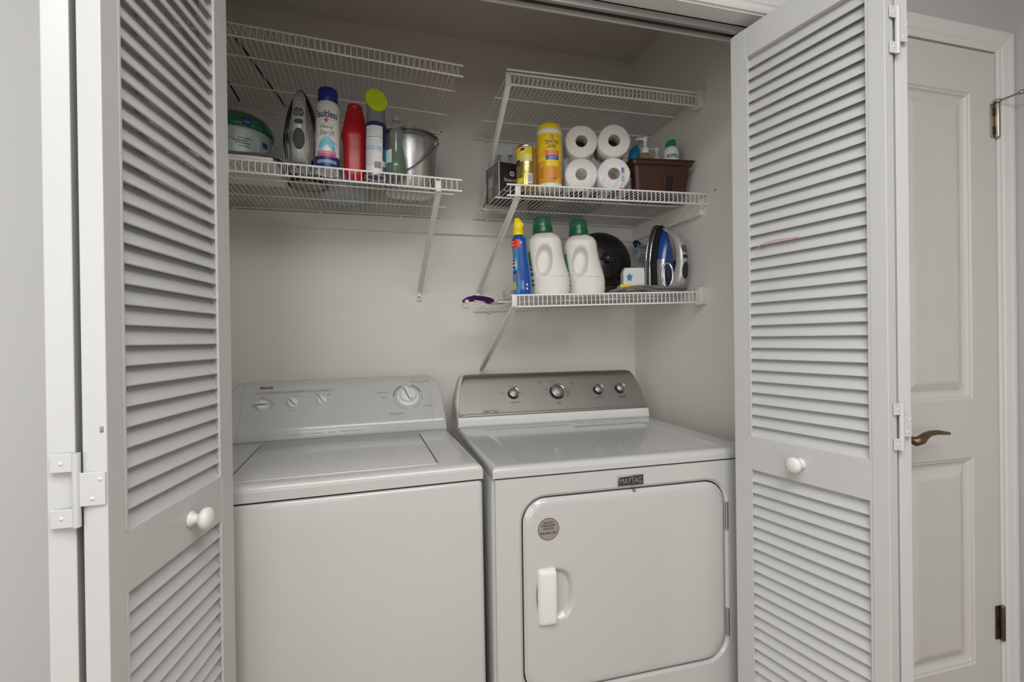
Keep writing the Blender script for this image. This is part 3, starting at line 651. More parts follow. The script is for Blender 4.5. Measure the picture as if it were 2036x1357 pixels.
lettering('Almidon Fuerte', M_GREYINK, t, f, -.001, .103, .044, .004, .0006)
printlines('small_print', M_LGREYINK, t, f, [(-.024, .022, .136, .0012), (-.022, -.012, .147, .001), (.010, .02, .147, .001)], .0006)
lettering('LIGHT SCENT', REDI, t, f, .022, .083, .022, .004, .0006, rot=-.25)
# --- red bottle
p = stand(LM, 705, 361)
t = thing('cleaner_bottle', 'red plastic bottle with ribbed tapering top and red cap', 'bottle', p, face_cam(p.x, p.y)+.05)
RED = col('red_plastic', (.48, .016, .022), .28)
rs = [(0, .027, .020), (.002, .030, .023), (.02, .0325, .025), (.10, .0345, .027), (.118, .0352, .0275), (.132, .0395, .030), (.140, .0405, .031), (.150, .0385, .030), (.18, .0325, .027), (.205, .0275, .024), (.218, .0245, .022), (.222, .0215, .019)]
part('body', MB().loft([sring(z, a, b, e=2.8) for z, a, b in rs]), RED, t)
for i in range(-2, 3):
    if i: part('grip_rib', MB().tube([(i*.0135, -.0295+abs(i)*.0025, .150), (i*.0115, -.0265+abs(i)*.002, .18), (i*.009, -.0225+abs(i)*.0016, .213)], .0032, 6), RED, t)
part('cap', MB().lathe([(.020, .220), (.0228, .222), (.0228, .233), (.0205, .2365), (.0001, .237)], 30), RED, t)
part('side_label', MB().loft([[(.0372*1.0, -.012, .06), (.0372, .012, .06)], [(.0382, -.012, .108), (.0382, .012, .108)]], False, False, False), col('label_blue', (.02, .13, .38)), t, 'blue label on the bottle side')
# --- carpet cleaner with brush head
p = stand(LM, 747, 356)
t = thing('spray_can', 'aerosol carpet cleaner with lime green brush head', 'spray can', p, face_cam(p.x, p.y))
r = .0325
part('body', MB().lathe([(.0001, .005), (.025, .003), (.031, 0), (r, .002), (r, .158), (.031, .165), (.029, .168)], 40), NAVY, t)
part('base_rim', MB().lathe([(.0001, .008), (.022, .004), (.030, -.0003), (.0331, .001), (.0331, .006), (.0326, .007)], 40), M_SILVER, t)
part('collar', MB().loft([sring(.163, .0305, .0305), sring(.17, .0295, .0295), sring(.195, .027, .027), sring(.215, .027, .026, 0, -.002), sring(.235, .030, .018, 0, .004)]), col('brush_grey', (.24, .24, .25), .3), t)
LIME = col('lime_plastic', (.55, .72, .03), .35)
hm = Matrix.Translation((0, -.018, .232)) @ Matrix.Rotation(.12, 4, 'Z') @ Matrix.Rotation(math.radians(82), 4, 'X') @ Matrix.Rotation(.6, 4, 'Z')
bh = part('brush_head', MB().loft([sring(-.006, .026, .030), sring(0, .031, .0355), sring(.008, .032, .0365), sring(.012, .030, .0345)]), LIME, t, mtx=hm)
for i in range(-4, 5):
    for j in range(-5, 6):
        x, y = i*.0062, j*.0062
        if (x/.028)**2+(y/.032)**2 < 1 and (i or j): part('bristle', MB().lathe([(.0017, .011), (.0013, .0165)], 6, c=(x, y, 0)), LIME, bh)
f = cylmap(r)
lb = patch('label', WHT, t, f, -.034, .021, .012, .152, .0004, 24, label='white back label of small print')
rows = []
for i in range(26):
    v = .146-i*.0046
    if 6 <= i <= 7 or i in (13, 14): continue
    rows.append((-.031, random.uniform(.004, .018), v, .0016))
printlines('small_print', M_LGREYINK, lb, f, rows, .0007)
BLU2 = col('label_teal', (.03, .28, .48))
patch('blue_rule', BLU2, lb, f, -.033, .020, .1165, .1185, .0008, 16)
patch('hazard_block', col('label_paleblue', (.45, .55, .65)), lb, f, -.031, .016, .078, .090, .0006, 16)
patch('barcode', M_GREYINK, lb, f, -.004, .016, .022, .042, .0008, 6)
patch('teal_side', BLU2, t, f, .024, .045, .050, .085, .0005, 10); patch('white_side', WHT, t, f, .022, .045, .030, .048, .0005, 10); patch('teal_side', BLU2, t, f, .022, .045, .012, .028, .0005, 10)
# --- green soap bottle
p = stand(LM, 787, 353)
t = thing('soap_bottle', 'clear spray bottle half full of green liquid in front of the bucket', 'bottle', p, face_cam(p.x, p.y))
CLR = mat('clear_plastic', (.30, .34, .30), .1, alpha=.36); GRN = mat('green_liquid', (.008, .12, .015), .12, coat=.4)
sh = [(0, .026), (.003, .029), (.03, .030), (.06, .027), (.085, .022), (.11, .0195), (.125, .0215), (.14, .020), (.158, .0135), (.172, .0125)]
part('liquid', MB().lathe([(.0001, .002)]+[(q*.955, z+.002) for z, q in sh[:5]]+[(.0205, .09), (.0001, .09)], 28), GRN, t)
part('shell', MB().lathe([(.0001, 0)]+[(q, z) for z, q in sh]+[(.0001, .172)], 28), CLR, t)
part('dip_tube', MB().tube([(0, -.0245, .035), (0, -.020, .09), (0, -.012, .13)], .003, 8), col('tube_white', (.72, .75, .72), .3), t)
part('pump_top', MB().lathe([(.013, .17), (.0145, .172), (.014, .186), (.010, .19), (.0085, .204), (.0065, .208), (.0001, .209)], 20), mat('pump_clear', (.38, .40, .36), .25, alpha=.5), t)
part('side_label', patch_mb(MB(), cylmap(.0285), -.04, -.012, .035, .075, .0015, 8, 1), col('label_pale', (.55, .68, .66)), t)
# --- bucket
p = stand(LM, 815, 389)
t = thing('bucket', 'silver metal bucket with wire bail handle', 'bucket', p, face_cam(p.x, p.y)-.35)
BK = mat('galvanised_steel', (.62, .62, .615), .3, .92, bump=.05, bscale=40, aniso=(1, 1, 6))
part('body', MB().lathe([(.0001, .004), (.078, .004), (.082, 0), (.0835, .002), (.094, .165), (.0945, .17), (.0955, .19), (.0935, .19), (.0925, .168), (.081, .008), (.0001, .008)], 56), BK, t)
part('rim', MB().lathe([(.0955, .1885), (.0985, .189), (.0995, .191), (.0985, .193), (.0945, .193), (.0935, .19)], 56, cap=False), mat('rim_dark_steel', (.26, .26, .255), .3, 1), t)
part('swage_line', MB().lathe([(.0938, .160), (.0952, .1615), (.0940, .163)], 56, cap=False), BK, t)
for sx in (-1, 1):
    part('ear', MB().rbox((sx*.0965-.006, -.010, .160), (sx*.0965+.006, .010, .182), .003, 2), BK, t)
hp = [(.102*math.cos(a), -.104*math.sin(a)-.002, .170-.125*math.sin(a)**1.3) for a in spread(0, PI, 28)]
part('bail', MB().tube(hp, .0022, 8), M_GREY, t)
# --- irons
def iron(t, H, c_sole, c_skirt, c_body, c_handle, c_btn, c_panel, cuff):
    def hw(z):
        if z < .085: return .046-.006*(1-z/.085)
        return .046*max(0, 1-((z-.085)/(H-.085))**1.75)**.62
    zs_ = [0, .01, .03, .055, .085, .11, .135, .16, .18, .20, .215, .225, H-.004, H]; zs_ = [z for z in zs_ if z <= H]
    def outline(k, y, z0=0, kz=1): return [(hw(z)*k, y, z0+z*kz) for z in zs_]+[(-hw(z)*k, y, z0+z*kz) for z in zs_[::-1][1:]]
    part('soleplate', MB().loft([outline(.985, .058), outline(1, .0555), outline(1, .050), outline(.97, .048)], True, False), c_sole, t)
    part('skirt', MB().loft([outline(.93, .050, .004, .97), outline(.96, .044, .003, .975), outline(.93, .030, .003, .965), outline(.84, .022, .003, .94)], True, True), c_skirt, t)
    part('body', MB().loft([outline(.72, .028, .002, .90), outline(.68, .016, .002, .87), outline(.56, .006, .002, .80), outline(.40, .001, .002, .72)], True, True), c_body, t)
    hz = [(.0, .006, .022, .020), (.012, -.022, .0215, .026), (.05, -.038, .0185, .020), (.09, -.044, .0165, .0165), (.13, -.042, .0155, .0155), (.165, -.032, .0155, .0145), (.19, -.014, .0145, .014), (H-.03, .006, .010, .012), (H-.018, .02, .006, .010)]
    hh = part('handle', MB().loft([[(a*math.cos(q), y+b*math.sin(q), z+.0015*math.sin(q)) for q in [2*PI*i/24 for i in range(24)]] for z, y, a, b in hz]), c_handle, t)
    def hy(z):
        for (z0, y0, a0, b0), (z1, y1, a1, b1) in zip(hz, hz[1:]):
            if z <= z1: k = (z-z0)/(z1-z0); return lerp(y0-b0, y1-b1, k)
        return 0
    fm = lambda u, v, l: (u, hy(v)+abs(u)**2*14-l, v)
    shape('grip_pad', c_btn, hh, fm, ellipse(0, .066, .0135, .027, 28), .0012)
    shape('button', c_btn, hh, fm, ellipse(0, .110, .0105, .0062, 20), .0012)
    for s_ in (-1, 1):
        shape('button', c_btn, hh, fm, [(s_*.0012, .124), (s_*.009, .125), (s_*.0115, .132), (s_*.009, .143), (s_*.004, .147), (s_*.0012, .145)], .0014)
        shape('button_face', col('button_grey', (.22, .22, .23), .3), hh, fm, [(s_*.003, .127), (s_*.0075, .128), (s_*.009, .133), (s_*.0072, .140), (s_*.003, .142)], .0022)
    for v in (.160, .172): part('ridge', MB().tube([fm(-.010, v, .001), fm(-.004, v+.004, .0012), fm(.004, v+.004, .0012), fm(.010, v, .001)], .0011, 6), c_handle, hh)
    part('spray_nozzle', MB().lathe([(.003, 0), (.003, .004), (.001, .005)], 10, c=(0, hy(H-.035)-.001, H-.035)), M_CHROME, hh)
    for s_ in (-1, 1):
        part('side_panel', MB().loft([[(s_*hw(z)*k, y, z*.9+.003) for z in (.012, .03, .055, .085, .105, .118)] for k, y in ((.80, .020), (.77, .011), (.68, .003), (.58, -.001))], False, True, False), c_panel, t)
    return hh
p = stand(LM, 597, 328)
t = thing('clothes_iron', 'silver grey steam iron standing on its heel beside the starch can', 'iron', p, face_cam(p.x, p.y)-.08)
IRS = mat('iron_silver', (.52, .515, .50), .30, .35); 
PADC = mat('pad_charcoal', (.03, .03, .032), .6)
iron(t, .236, M_CHROME, col('iron_navy', (.012, .016, .035), .3), IRS, IRS, PADC, M_CHROME, M_GREY)
t.scale = (1.18, 1.05, 1.12); t.location.y += .062; t.location.x -= .007; t.location.z = deckz(LM, p.x, p.y+.062)+.003
q0 = t.location.copy(); rz = t.rotation_euler.z
def loc(o, P): q = Matrix.Rotation(-o.rotation_euler.z, 3, 'Z') @ (Vector(P)-o.location); return Vector((q.x/o.scale.x, q.y/o.scale.y, q.z/o.scale.z))
DR = .004
def cpt(px, y, l): q = hit(px, 300, (0, y, 0), (0, 1, 0)); return Vector((q.x, y, deckz(LM, q.x, y)+l))
def cord3(t, pts, r, m):
    pts = [loc(t, q) for q in pts]; sm = []
    for i in range(len(pts)-1):
        P0, P1, P2, P3 = pts[max(i-1, 0)], pts[i], pts[i+1], pts[min(i+2, len(pts)-1)]
        for j in range(6):
            u = j/6; sm.append(.5*((2*P1)+(P2-P0)*u+(2*P0-5*P1+4*P2-P3)*u*u+(3*P1-P0-3*P2+P3)*u**3))
    sm.append(pts[-1]); return part('cord', MB().tube(sm, r, 8), m, t)
cord3(t, [cpt(590, 1.525, .006), cpt(570, 1.515, .005), cpt(552, 1.510, .016), cpt(525, 1.516, .0225), cpt(490, 1.522, .0235), cpt(455, 1.526, .024), cpt(420, 1.528, .0245), cpt(385, 1.53, .025)], DR, M_CORD)
cord3(t, [cpt(600, 1.535, .006), cpt(585, 1.548, .012), cpt(565, 1.552, .030), cpt(545, 1.548, .034), cpt(530, 1.535, .032), cpt(540, 1.524, .030), cpt(560, 1.517, .018), cpt(585, 1.518, .006), cpt(612, 1.522, .005)], DR, M_CORD)
cord3(t, [cpt(516, 1.528, .026), cpt(540, 1.530, .024), cpt(560, 1.526, .010), cpt(590, 1.512, .005), cpt(608, 1.512, .005)], DR, M_CORD)
# --- white pad and tub of pods
q = stand(LM, 575, 381); q1 = stand(LM, 549, 333)
t = thing('paper_pad', 'flat white ruled paper pad lying under the green lidded tub', 'paper pad', (XL+.15, 1.62, deckz(LM, -.42, 1.62)))
pd = MB().rbox((-.13, 1.512-1.62, 0), (q.x-XL-.15, 1.735-1.62, .012), .003, 2); o_ = t.location
o = part('pad', pd, mat('pad_paper', (.72, .70, .67), .7, var=.08, scale=70), t)
t.rotation_euler = (-.037, .021, 0)
t.location.z += .0032
printlines('printing', M_LGREYINK, t, lambda u, v, l: (u, v, -l), [(-.10, .10, -.09+i*.012, .0012) for i in range(6)]+[(-.08, .0, .05, .004)], .0004)
tubp = Vector((-.407, 1.635, deckz(LM, -.407, 1.635)+.0178))
t = thing('storage_tub', 'round clear tub with green lid beside the left door', 'tub', tubp, face_cam(-.4, 1.63))
part('body', MB().lathe([(.0001, 0), (.078, 0), (.083, .004), (.086, .05), (.0885, .10), (.0885, .104), (.0001, .104)], 48), mat('tub_clear', (.30, .40, .37), .15, var=.2, scale=25, coat=.4), t)
part('lid', MB().lathe([(.0895, .094), (.094, .096), (.095, .102), (.093, .112), (.088, .124), (.078, .138), (.060, .149), (.03, .154), (.0001, .155)], 48), mat('tub_lid_green', (.02, .13, .06), .25, coat=.3), t)
part('lid_tab', MB().rbox((.006, -.0985, .098), (.03, -.088, .118), .003, 2), NAVY, t)
f = cylmap(.0875)
lb = patch('label', mat('tub_label', (.38, .46, .43), .3, var=.2, scale=40), t, f, -.08, .055, .008, .088, .0022, 30)
printlines('small_print', DKT, lb, f, [(-.06, -.01, .082-i*.006, .001) for i in range(6)]+[(-.005, .03, .06, .003), (-.015, .02, .052, .004), (-.01, .026, .045, .004), (-.002, .028, .036, .003)], .0028)
patch('side_mark', col('tub_purple', (.05, .03, .20)), lb, f, .065, .085, .052, .066, .0026, 6)
# --- round tin and pale blue bowl at the back of the shelf
p = stand(LM, 612, 371)
t = thing('round_tin', 'low round grey tin with dark rim behind the iron', 'tin', p)
part('body', MB().lathe([(.0001, 0), (.052, 0), (.056, .003), (.057, .028), (.055, .03), (.0001, .03)], 36), mat('tin_grey', (.30, .28, .24), .4, .5), t)
part('rim', MB().lathe([(.0555, -.0003), (.0595, .001), (.0595, .006), (.0572, .008)], 36, cap=False), M_BLACK, t)
p = stand(LM, 682, 397)
t = thing('bowl', 'pale blue round bowl behind the red bottle', 'bowl', p)
part('body', MB().lathe([(.0001, .002), (.062, .002), (.072, 0), (.078, .004), (.088, .045), (.091, .07), (.089, .07), (.085, .044), (.072, .008), (.0001, .007)], 44), mat('bowl_blue', (.50, .56, .60), .4), t)
# --- dark rods lying on the top left shelf
for a, b in (((470, 78), (568, 212)), ((455, 165), (476, 200))):
    A, B = stand(LTOP, *a, .0052), stand(LTOP, *b, .0052)
    mid = (A+B)/2; t = thing('tension_rod', 'dark slim rod lying slantwise on the top left wire shelf' if a[0] > 460 else 'short dark rod at the left end of the top left wire shelf', 'rod', mid, 0, 'dark rods on the top left shelf')
    part('tube', MB().tube([A-mid, B-mid], .0034, 8), M_BLACK, t)
    for e, g in ((A, 1), (B, -1)): part('end_cap', MB().tube([e-mid, e-mid+(B-A).normalized()*g*.012], .0042, 8), M_GREY, t)
# ================================================================== right middle shelf
# --- black box
bfl = stand(RM, 992, 393); bbl = stand(RM, 961.5, 411); dirv = (bbl-bfl); dirv.z = 0; dl = min(dirv.length, .108)
ang = math.atan2(-dirv.x, dirv.y)
t = thing('appliance_box', 'black cardboard appliance box beside the gold can', 'box', bfl, ang)
BW, BH = .105, .126
part('carton', MB().rbox((0, 0, 0), (BW, dl, BH), .0015, 1, False), mat('carton_black', (.028, .027, .027), .45, var=.1), t)
sm_ = planemap((-.0002, dl, 0), (0, -1, 0), (0, 0, 1)); fm_ = planemap((0, -.0002, 0), (1, 0, 0), (0, 0, 1))
dl_ = dl
sp_ = patch('side_picture', mat('carton_picture', (.30, .27, .24), .5, var=.55, scale=22), t, sm_, .012, dl-.004, .003, BH-.004, .0005, 1)
patch('picture_patch', col('pic_brown', (.28, .16, .10)), sp_, sm_, .055, .085, .01, .045, .0010, 1); patch('picture_patch', col('pic_pale', (.50, .52, .50)), sp_, sm_, .025, .06, .05, .085, .0010, 1); patch('picture_patch', col('pic_teal', (.12, .20, .24)), sp_, sm_, .072, .098, .05, .08, .0010, 1)
part('edge_strip', MB().box((-.0012, -.0012, 0), (.003, .0006, BH)), col('carton_edge', (.62, .60, .57)), t)
lettering('Steamfast', WHT, t, fm_, .052, .066, .062, .013, .0006)
for i in range(8):
    a = PI/4*i; shape('flower_mark', WHT, t, fm_, ellipse(.052+.0068*math.cos(a), .088+.0068*math.sin(a), .0034, .0024, 10, a), .0006)
lettering('Portable', WHT, t, fm_, .036, .027, .030, .007, .0006)
# --- white spray bottle behind gold can
p = Vector((.478, 1.87, deckz(RM, .478, 1.87)))
t = thing('spray_bottle', 'white trigger bottle partly hidden behind the gold can', 'bottle', p, -.3); t.scale = (1.4, 1.4, 1.48)
part('body', MB().loft([sring(z, a, b) for z, a, b in ((0, .026, .02), (.004, .029, .022), (.10, .029, .022), (.125, .022, .019), (.14, .013, .013), (.15, .012, .012))]), col('bottle_white', (.72, .74, .72), .3), t)
part('trigger_head', MB().loft([[(x, y, z) for y, z in ((-.011, .15), (.011, .15), (.011, .172), (-.011, .172))] for x in (-.034, -.012, .022)], True, False), col('bottle_white', (.7, .7, .7)), t)
part('trigger', MB().tube([(-.022, 0, .152), (-.030, 0, .140), (-.034, 0, .122)], .004, 8), col('bottle_white', (.7, .7, .7)), t)
# --- gold can
p = stand(RM, 1047, 378)
t = thing('polish_can', 'gold and yellow aerosol can beside the black box', 'can', p, face_cam(p.x, p.y))
r = .0335
GOLD = mat('gold_metal', (.62, .47, .16), .22, .85); YEL = col('yellow_label', (.80, .68, .02))
part('body', MB().lathe([(.0001, .005), (.027, .003), (.0325, 0), (r, .003), (r, .134), (.0325, .138), (.030, .1405), (.012, .143), (.0001, .143)], 40), GOLD, t)
part('top_rim', MB().lathe([(.0335, .132), (.0345, .134), (.0345, .138), (.032, .140)], 40, cap=False), M_CHROME, t)
part('nozzle', MB().lathe([(.006, .142), (.006, .149), (.003, .153), (.0001, .153)], 14), M_PLAS, t)
f = cylmap(r)
lb = patch('yellow_field', YEL, t, f, -.048, .02, .084, .130, .0004, 24)
shape('shield', col('label_maroon', (.22, .03, .03)), lb, f, [(-.0185, .128), (-.0045, .128), (-.0045, .114), (-.0115, .108), (-.0185, .114)], .0008)
shape('shield_tip', WHT, lb, f, [(-.0175, .116), (-.0055, .119), (-.0055, .112), (-.0175, .109)], .0012)
patch('picture_box', col('pic_sage', (.55, .56, .42)), lb, f, -.022, -.002, .083, .097, .0008, 6); patch('picture_box', col('pic_sand', (.62, .57, .40)), lb, f, .001, .017, .083, .097, .0008, 6)
patch('dark_picture', col('pic_dark', (.07, .05, .03)), t, f, -.045, -.022, .072, .090, .0009, 8)
patch('yellow_corner', YEL, t, f, -.040, -.012, .012, .030, .0006, 8); patch('brown_side', col('label_rust', (.42, .18, .03)), t, f, .024, .05, .006, .128, .0004, 12)
printlines('small_print', col('print_brown', (.20, .14, .05)), t, f, [(-.008, .020, .076-i*.0042, .0012) for i in range(8)]+[(-.001, .016, .125-i*.004, .0011) for i in range(5)], .0012)
patch('barcode_field', WHT, t, f, .003, .021, .012, .044, .0007, 6); patch('barcode', col('bar_grey', (.38, .40, .46)), t, f, .005, .019, .016, .040, .0010, 6)
# --- disinfecting wipes
p = stand(RM, 1093, 379)
t = thing('wipes_canister', 'tall yellow canister of disinfecting wipes', 'canister', p, face_cam(p.x, p.y)-.02)
r = .0405
part('body', MB().lathe([(.0001, .003), (.034, .003), (.039, 0), (r, .002), (r, .178)], 44), col('wipes_orange', (.75, .34, .03), .35), t)
part('foot_ring', MB().lathe([(.0001, -.0003), (.040, -.0003), (.0412, .002), (.0412, .012), (.0405, .013)], 44), WHT, t)
part('collar', MB().lathe([(.0402, .176), (.0418, .177), (.0418, .190), (.0402, .191)], 44), WHT, t)
part('cap', MB().lathe([(.0412, .189), (.0416, .191), (.041, .204), (.037, .2095), (.031, .211), (.029, .215), (.0001, .216)], 44), col('cap_yellow', (.82, .58, .02), .35), t)
f = cylmap(r)
lb = part('yellow_field', patch_mb(MB(), f, -.064, .064, .085, .1765, .0004, 40, 1), col('wipes_yellow', (.84, .60, .02), .35), t)
shape('fruit_picture', col('wipes_amber', (.80, .42, .03)), lb, f, [(-.055, .086), (-.006, .086), (-.006, .13), (-.015, .125), (-.035, .105)], .0007)
patch('logo_square', col('logo_red', (.66, .10, .10)), lb, f, .003, .015, .156, .168, .0008, 4); patch('logo_cross', WHT, lb, f, .0085, .0095, .157, .167, .0012, 1); patch('logo_cross', WHT, lb, f, .004, .014, .1615, .1625, .0012, 2)
lettering('DISINFECTING', M_INK, lb, f, .010, .1455, .044, .0125, .0008, bold=.01); lettering('WIPES', M_INK, lb, f, .010, .130, .029, .0135, .0008, bold=.01)
patch('red_band', col('band_orange', (.74, .15, .05)), lb, f, -.011, .034, .102, .118, .0010, 14); lettering('KILLS 99.9%', WHT, lb, f, .011, .112, .024, .004, .0014, bold=.01)
printlines('small_print', WHT, lb, f, [(.0, .024, .1055, .0015)], .0014)
patch('blue_band', col('band_blue', (.05, .10, .36)), lb, f, -.011, .034, .088, .1015, .0010, 14); printlines('small_print', WHT, lb, f, [(-.002, .026, .0965, .0012), (.002, .022, .092, .0012)], .0014)
patch('yellow_strip', col('wipes_yellow', (.84, .60, .02)), t, f, -.011, .034, .068, .086, .0007, 14); printlines('small_print', M_GREYINK, t, f, [(.002, .014, .08, .0014), (.0, .012, .074, .0012)], .0010)
shape('fruit_picture', col('wipes_deep', (.68, .26, .03)), t, f, ellipse(.012, .042, .022, .022, 24), .0005); shape('leaf_picture', col('wipes_leaf', (.78, .58, .05)), t, f, [(.020, .014), (.036, .014), (.036, .034), (.028, .028)], .0009)
printlines('small_print', col('print_brown', (.2, .14, .05)), t, f, [(-.034, -.018, .062-i*.005, .0014) for i in range(7)]+[(.0, .03, .030, .0016), (.002, .03, .026, .0014)], .0012)
# --- toilet rolls in their wrap
TPC = mat('tissue_paper', (.80, .78, .75), .85, var=.03, scale=120, bump=.5, bscale=160)
pb = stand(RM, 1184, 390); rz = face_cam(pb.x, pb.y)+.16; RR = .0548
def tpw(x, y, z): v = Matrix.Rotation(rz, 3, 'Z') @ Vector((x, y, z)); return pb+v
tlab = {(0, 1): 'upper toilet roll next to the wipes canister', (1, 1): 'upper toilet roll next to the brown planter', (0, 0): 'lower wrapped toilet roll next to the wipes canister', (1, 0): 'lower wrapped toilet roll next to the brown planter'}
for (i, j), lb_ in tlab.items():
    x = (-1 if i == 0 else 1)*(RR+.0005)+(.002 if j else 0); z = .005+RR+j*(RR*2+.0024)
    t = thing('toilet_roll', lb_, 'toilet roll', tpw(x, 0, z), rz, 'wrapped toilet rolls on the middle right shelf')
    def wob(p, i=i, j=j):
        a = math.atan2(p.z, p.x); k = 1+.012*math.sin(3*a+i*2+j)+.008*math.sin(7*a+i); return (p.x*k, p.y, p.z*k)
    part('roll', MB().lathe([(.0205, -.05), (RR-.003, -.0505), (RR, -.047), (RR, .05), (.0205, .05), (.0205, -.05)], 40, ax='y', cap=False).map(wob), TPC, t)
    part('core', MB().lathe([(.0204, -.0495), (.0192, -.0495), (.0192, .0495), (.0204, .0495), (.0204, -.0495)], 28, ax='y', cap=False), mat('core_card', (.30, .25, .21), .8), t)
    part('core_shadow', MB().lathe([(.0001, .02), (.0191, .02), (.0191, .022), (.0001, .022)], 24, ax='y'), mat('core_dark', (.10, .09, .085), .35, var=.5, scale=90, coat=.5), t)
t = thing('plastic_wrap', 'crinkled clear film wrapped round the lower toilet rolls', 'plastic wrap', pb, rz)
FILM = mat('clear_film', (.85, .85, .84), .14, alpha=.16, coat=1, bump=1.0, bscale=45)
wv = []; nx, nz = 40, 24
for j in range(nz+1):
    for i in range(nx+1):
        x = lerp(-.111, .111, i/nx); z = lerp(.0008, .114 if True else 0, j/nz)*(1-.62*smooth((i/nx-.35)/.65))
        y = -.056-.006*math.sin(PI*i/nx)*math.sin(PI*j/nz)+.002*math.sin(i*1.7+j*.9)*math.sin(j*1.3)
        wv.append((x, y, z))
mb = MB(); mb.add(wv, [(j*(nx+1)+i, j*(nx+1)+i+1, (j+1)*(nx+1)+i+1, (j+1)*(nx+1)+i) for j in range(nz) for i in range(nx)], True); part('front_film', mb, FILM, t)
part('side_film', MB().box((-.1125, -.056, .001), (-.112, .052, .115)), FILM, t)
part('printed_base', MB().box((-.106, -.050, .0028), (.106, .050, .0036)), WHT, t); umap = lambda u, v, l: (u, v, .0028-l)
for a, b in ((-.098, -.04), (-.02, .01), (.045, .075)): patch('blue_print', mat('wrap_print', (.03, .045, .16), .35), t, umap, a, b, -.048, .04, .0003, 1, label='dark blue print under the wrap')
fm2 = planemap((0, -.0545, 0), (1, 0, 0), (0, 0, 1))
for k, (c_, z0, z1) in enumerate((((.60, .66, .78), .078, .092), ((.08, .10, .35), .062, .078), ((.30, .55, .72), .048, .060), ((.06, .45, .62), .034, .046), ((.75, .45, .42), .010, .026))):
    patch('colour_strip', col('strip_%d' % k, c_), t, fm2, .080, .0885, z0, z1, .0012, 1)
# --- brown planter and the bottles in it
pf = stand(RM, 1322, 388); pf.x -= .009; pf.z += .0022
rzp = -.10
t = thing('planter_box', 'brown plastic planter box holding pump bottles', 'planter', pf, rzp)
PH = .116; BRN = mat('brown_plastic', (.055, .024, .014), .38, var=.08, scale=20)
def prr(hx, y0, y1, z, r=.012): return [(x, y, z) for x, y in rrect(-hx, hx, y0, y1, r, 4)]
part('tub', MB().loft([prr(.092, .008, .138, 0), prr(.094, .006, .140, .003), prr(.104, -.004, .150, .096), prr(.1055, -.0055, .1515, .097), prr(.112, -.012, .158, .100), prr(.1135, -.0135, .1595, .111), prr(.118, -.018, .164, .1125), prr(.1185, -.0185, .1645, PH),
     prr(.112, -.012, .158, PH), prr(.106, -.006, .152, .109), prr(.100, 0, .146, .09), prr(.090, .01, .136, .005)], True, False), BRN, t)
part('notch', MB().loft([[(.011, -.0008+.010*(1-z/.096)*1.0-.0032, z), (.042, -.0008+.010*(1-z/.096)-.0032, z), (.042, .012, z), (.011, .012, z)] for z in (.0, .064)], True, False), mat('brown_dark', (.014, .007, .005), .5), t)
part('notch_rim', MB().tube([(.0425, .0055, .002), (.0425, .0, .060), (.041, -.001, .066), (.012, -.001, .066), (.0105, .0, .060), (.0105, .0055, .002)], .0018, 6), BRN, t)
pm = Matrix.Translation(pf) @ Matrix.Rotation(rzp, 4, 'Z')
def inpl(x, y): return pm @ Vector((x, y, .0055))
def pump_bottle(x, y, label, cm, h, m_liq):
    q = inpl(x, y); t = thing('pump_bottle', label, 'pump bottle', q, rzp)
    part('body', MB().loft([sring(z, a, a*.75, e=2.4) for z, a in ((0, .024), (.004, .027), (h-.034, .0275), (h-.020, .0255), (h-.010, .017), (h-.006, .0125), (h, .012))]), cm, t)
    part('collar', MB().lathe([(.0125, h-.004), (.0135, h-.002), (.0135, h+.014), (.0105, h+.017), (.0065, h+.019), (.0055, h+.036), (.0085, h+.038), (.0095, h+.050), (.0085, h+.053), (.0001, h+.053)], 22), M_PLAS, t)
    part('spout', MB().tube([(0, 0, h+.046), (-.018, -.002, h+.047), (-.030, -.003, h+.045), (-.036, -.0035, h+.040)], [.005, .0045, .004, .0035], 8), M_PLAS, t)
    patch('label', m_liq, t, planemap((0, -.0205, 0), (1, 0, 0), (0, 0, 1)), -.014, .014, .02, h-.05, .0012, 1)
    return t
pump_bottle(-.047, .034, 'amber pump soap bottle in the brown planter', mat('amber_soap', (.24, .17, .07), .12, coat=.6, var=.35, scale=30), .150, M_GREYINK)
pump_bottle(.028, .100, 'clear pump soap bottle beside the insect repellent', mat('clear_soap', (.30, .29, .25), .15, coat=.5, var=.25, scale=30), .143, M_LGREYINK)
q = inpl(-.068, .085); t = thing('shampoo_bottle', 'bright blue rounded bottle in the brown planter', 'bottle', q, rzp)
part('body', MB().loft([sring(z, a, .017, c_) for z, a, c_ in ((0, .019, 0), (.004, .022, 0), (.10, .0245, 0), (.15, .023, .002), (.175, .018, .004), (.188, .010, .006), (.192, .003, .007))]), col('blue_bottle', (.01, .20, .42), .3), t)
part('seam_line', MB().tube([(.0, -.0172, .02), (.002, -.0172, .10), (.005, -.0165, .15)], .0008, 6), col('blue_dark', (.01, .10, .25)), t)
q = inpl(-.078, .118); t = thing('small_bottle', 'small orange capped bottle at the left edge of the planter', 'bottle', q, rzp)
part('body', MB().lathe([(.0001, 0), (.009, 0), (.010, .003), (.010, .10), (.007, .112), (.006, .118)], 18), M_PLAS, t); part('cap', MB().lathe([(.0075, .116), (.008, .118), (.008, .134), (.006, .137), (.0001, .1375)], 18), col('cap_orange', (.45, .09, .02)), t)
q = inpl(.054, .042); t = thing('spray_can', 'white insect repellent can with green cap in the brown planter', 'spray can', q, face_cam(q.x, q.y)+.05)
r = .0275
part('body', MB().lathe([(.0001, 0), (.026, 0), (r, .002), (r, .148), (.0268, .158), (.0235, .168), (.020, .173)], 36), col('repel_white', (.80, .81, .80), .3), t)
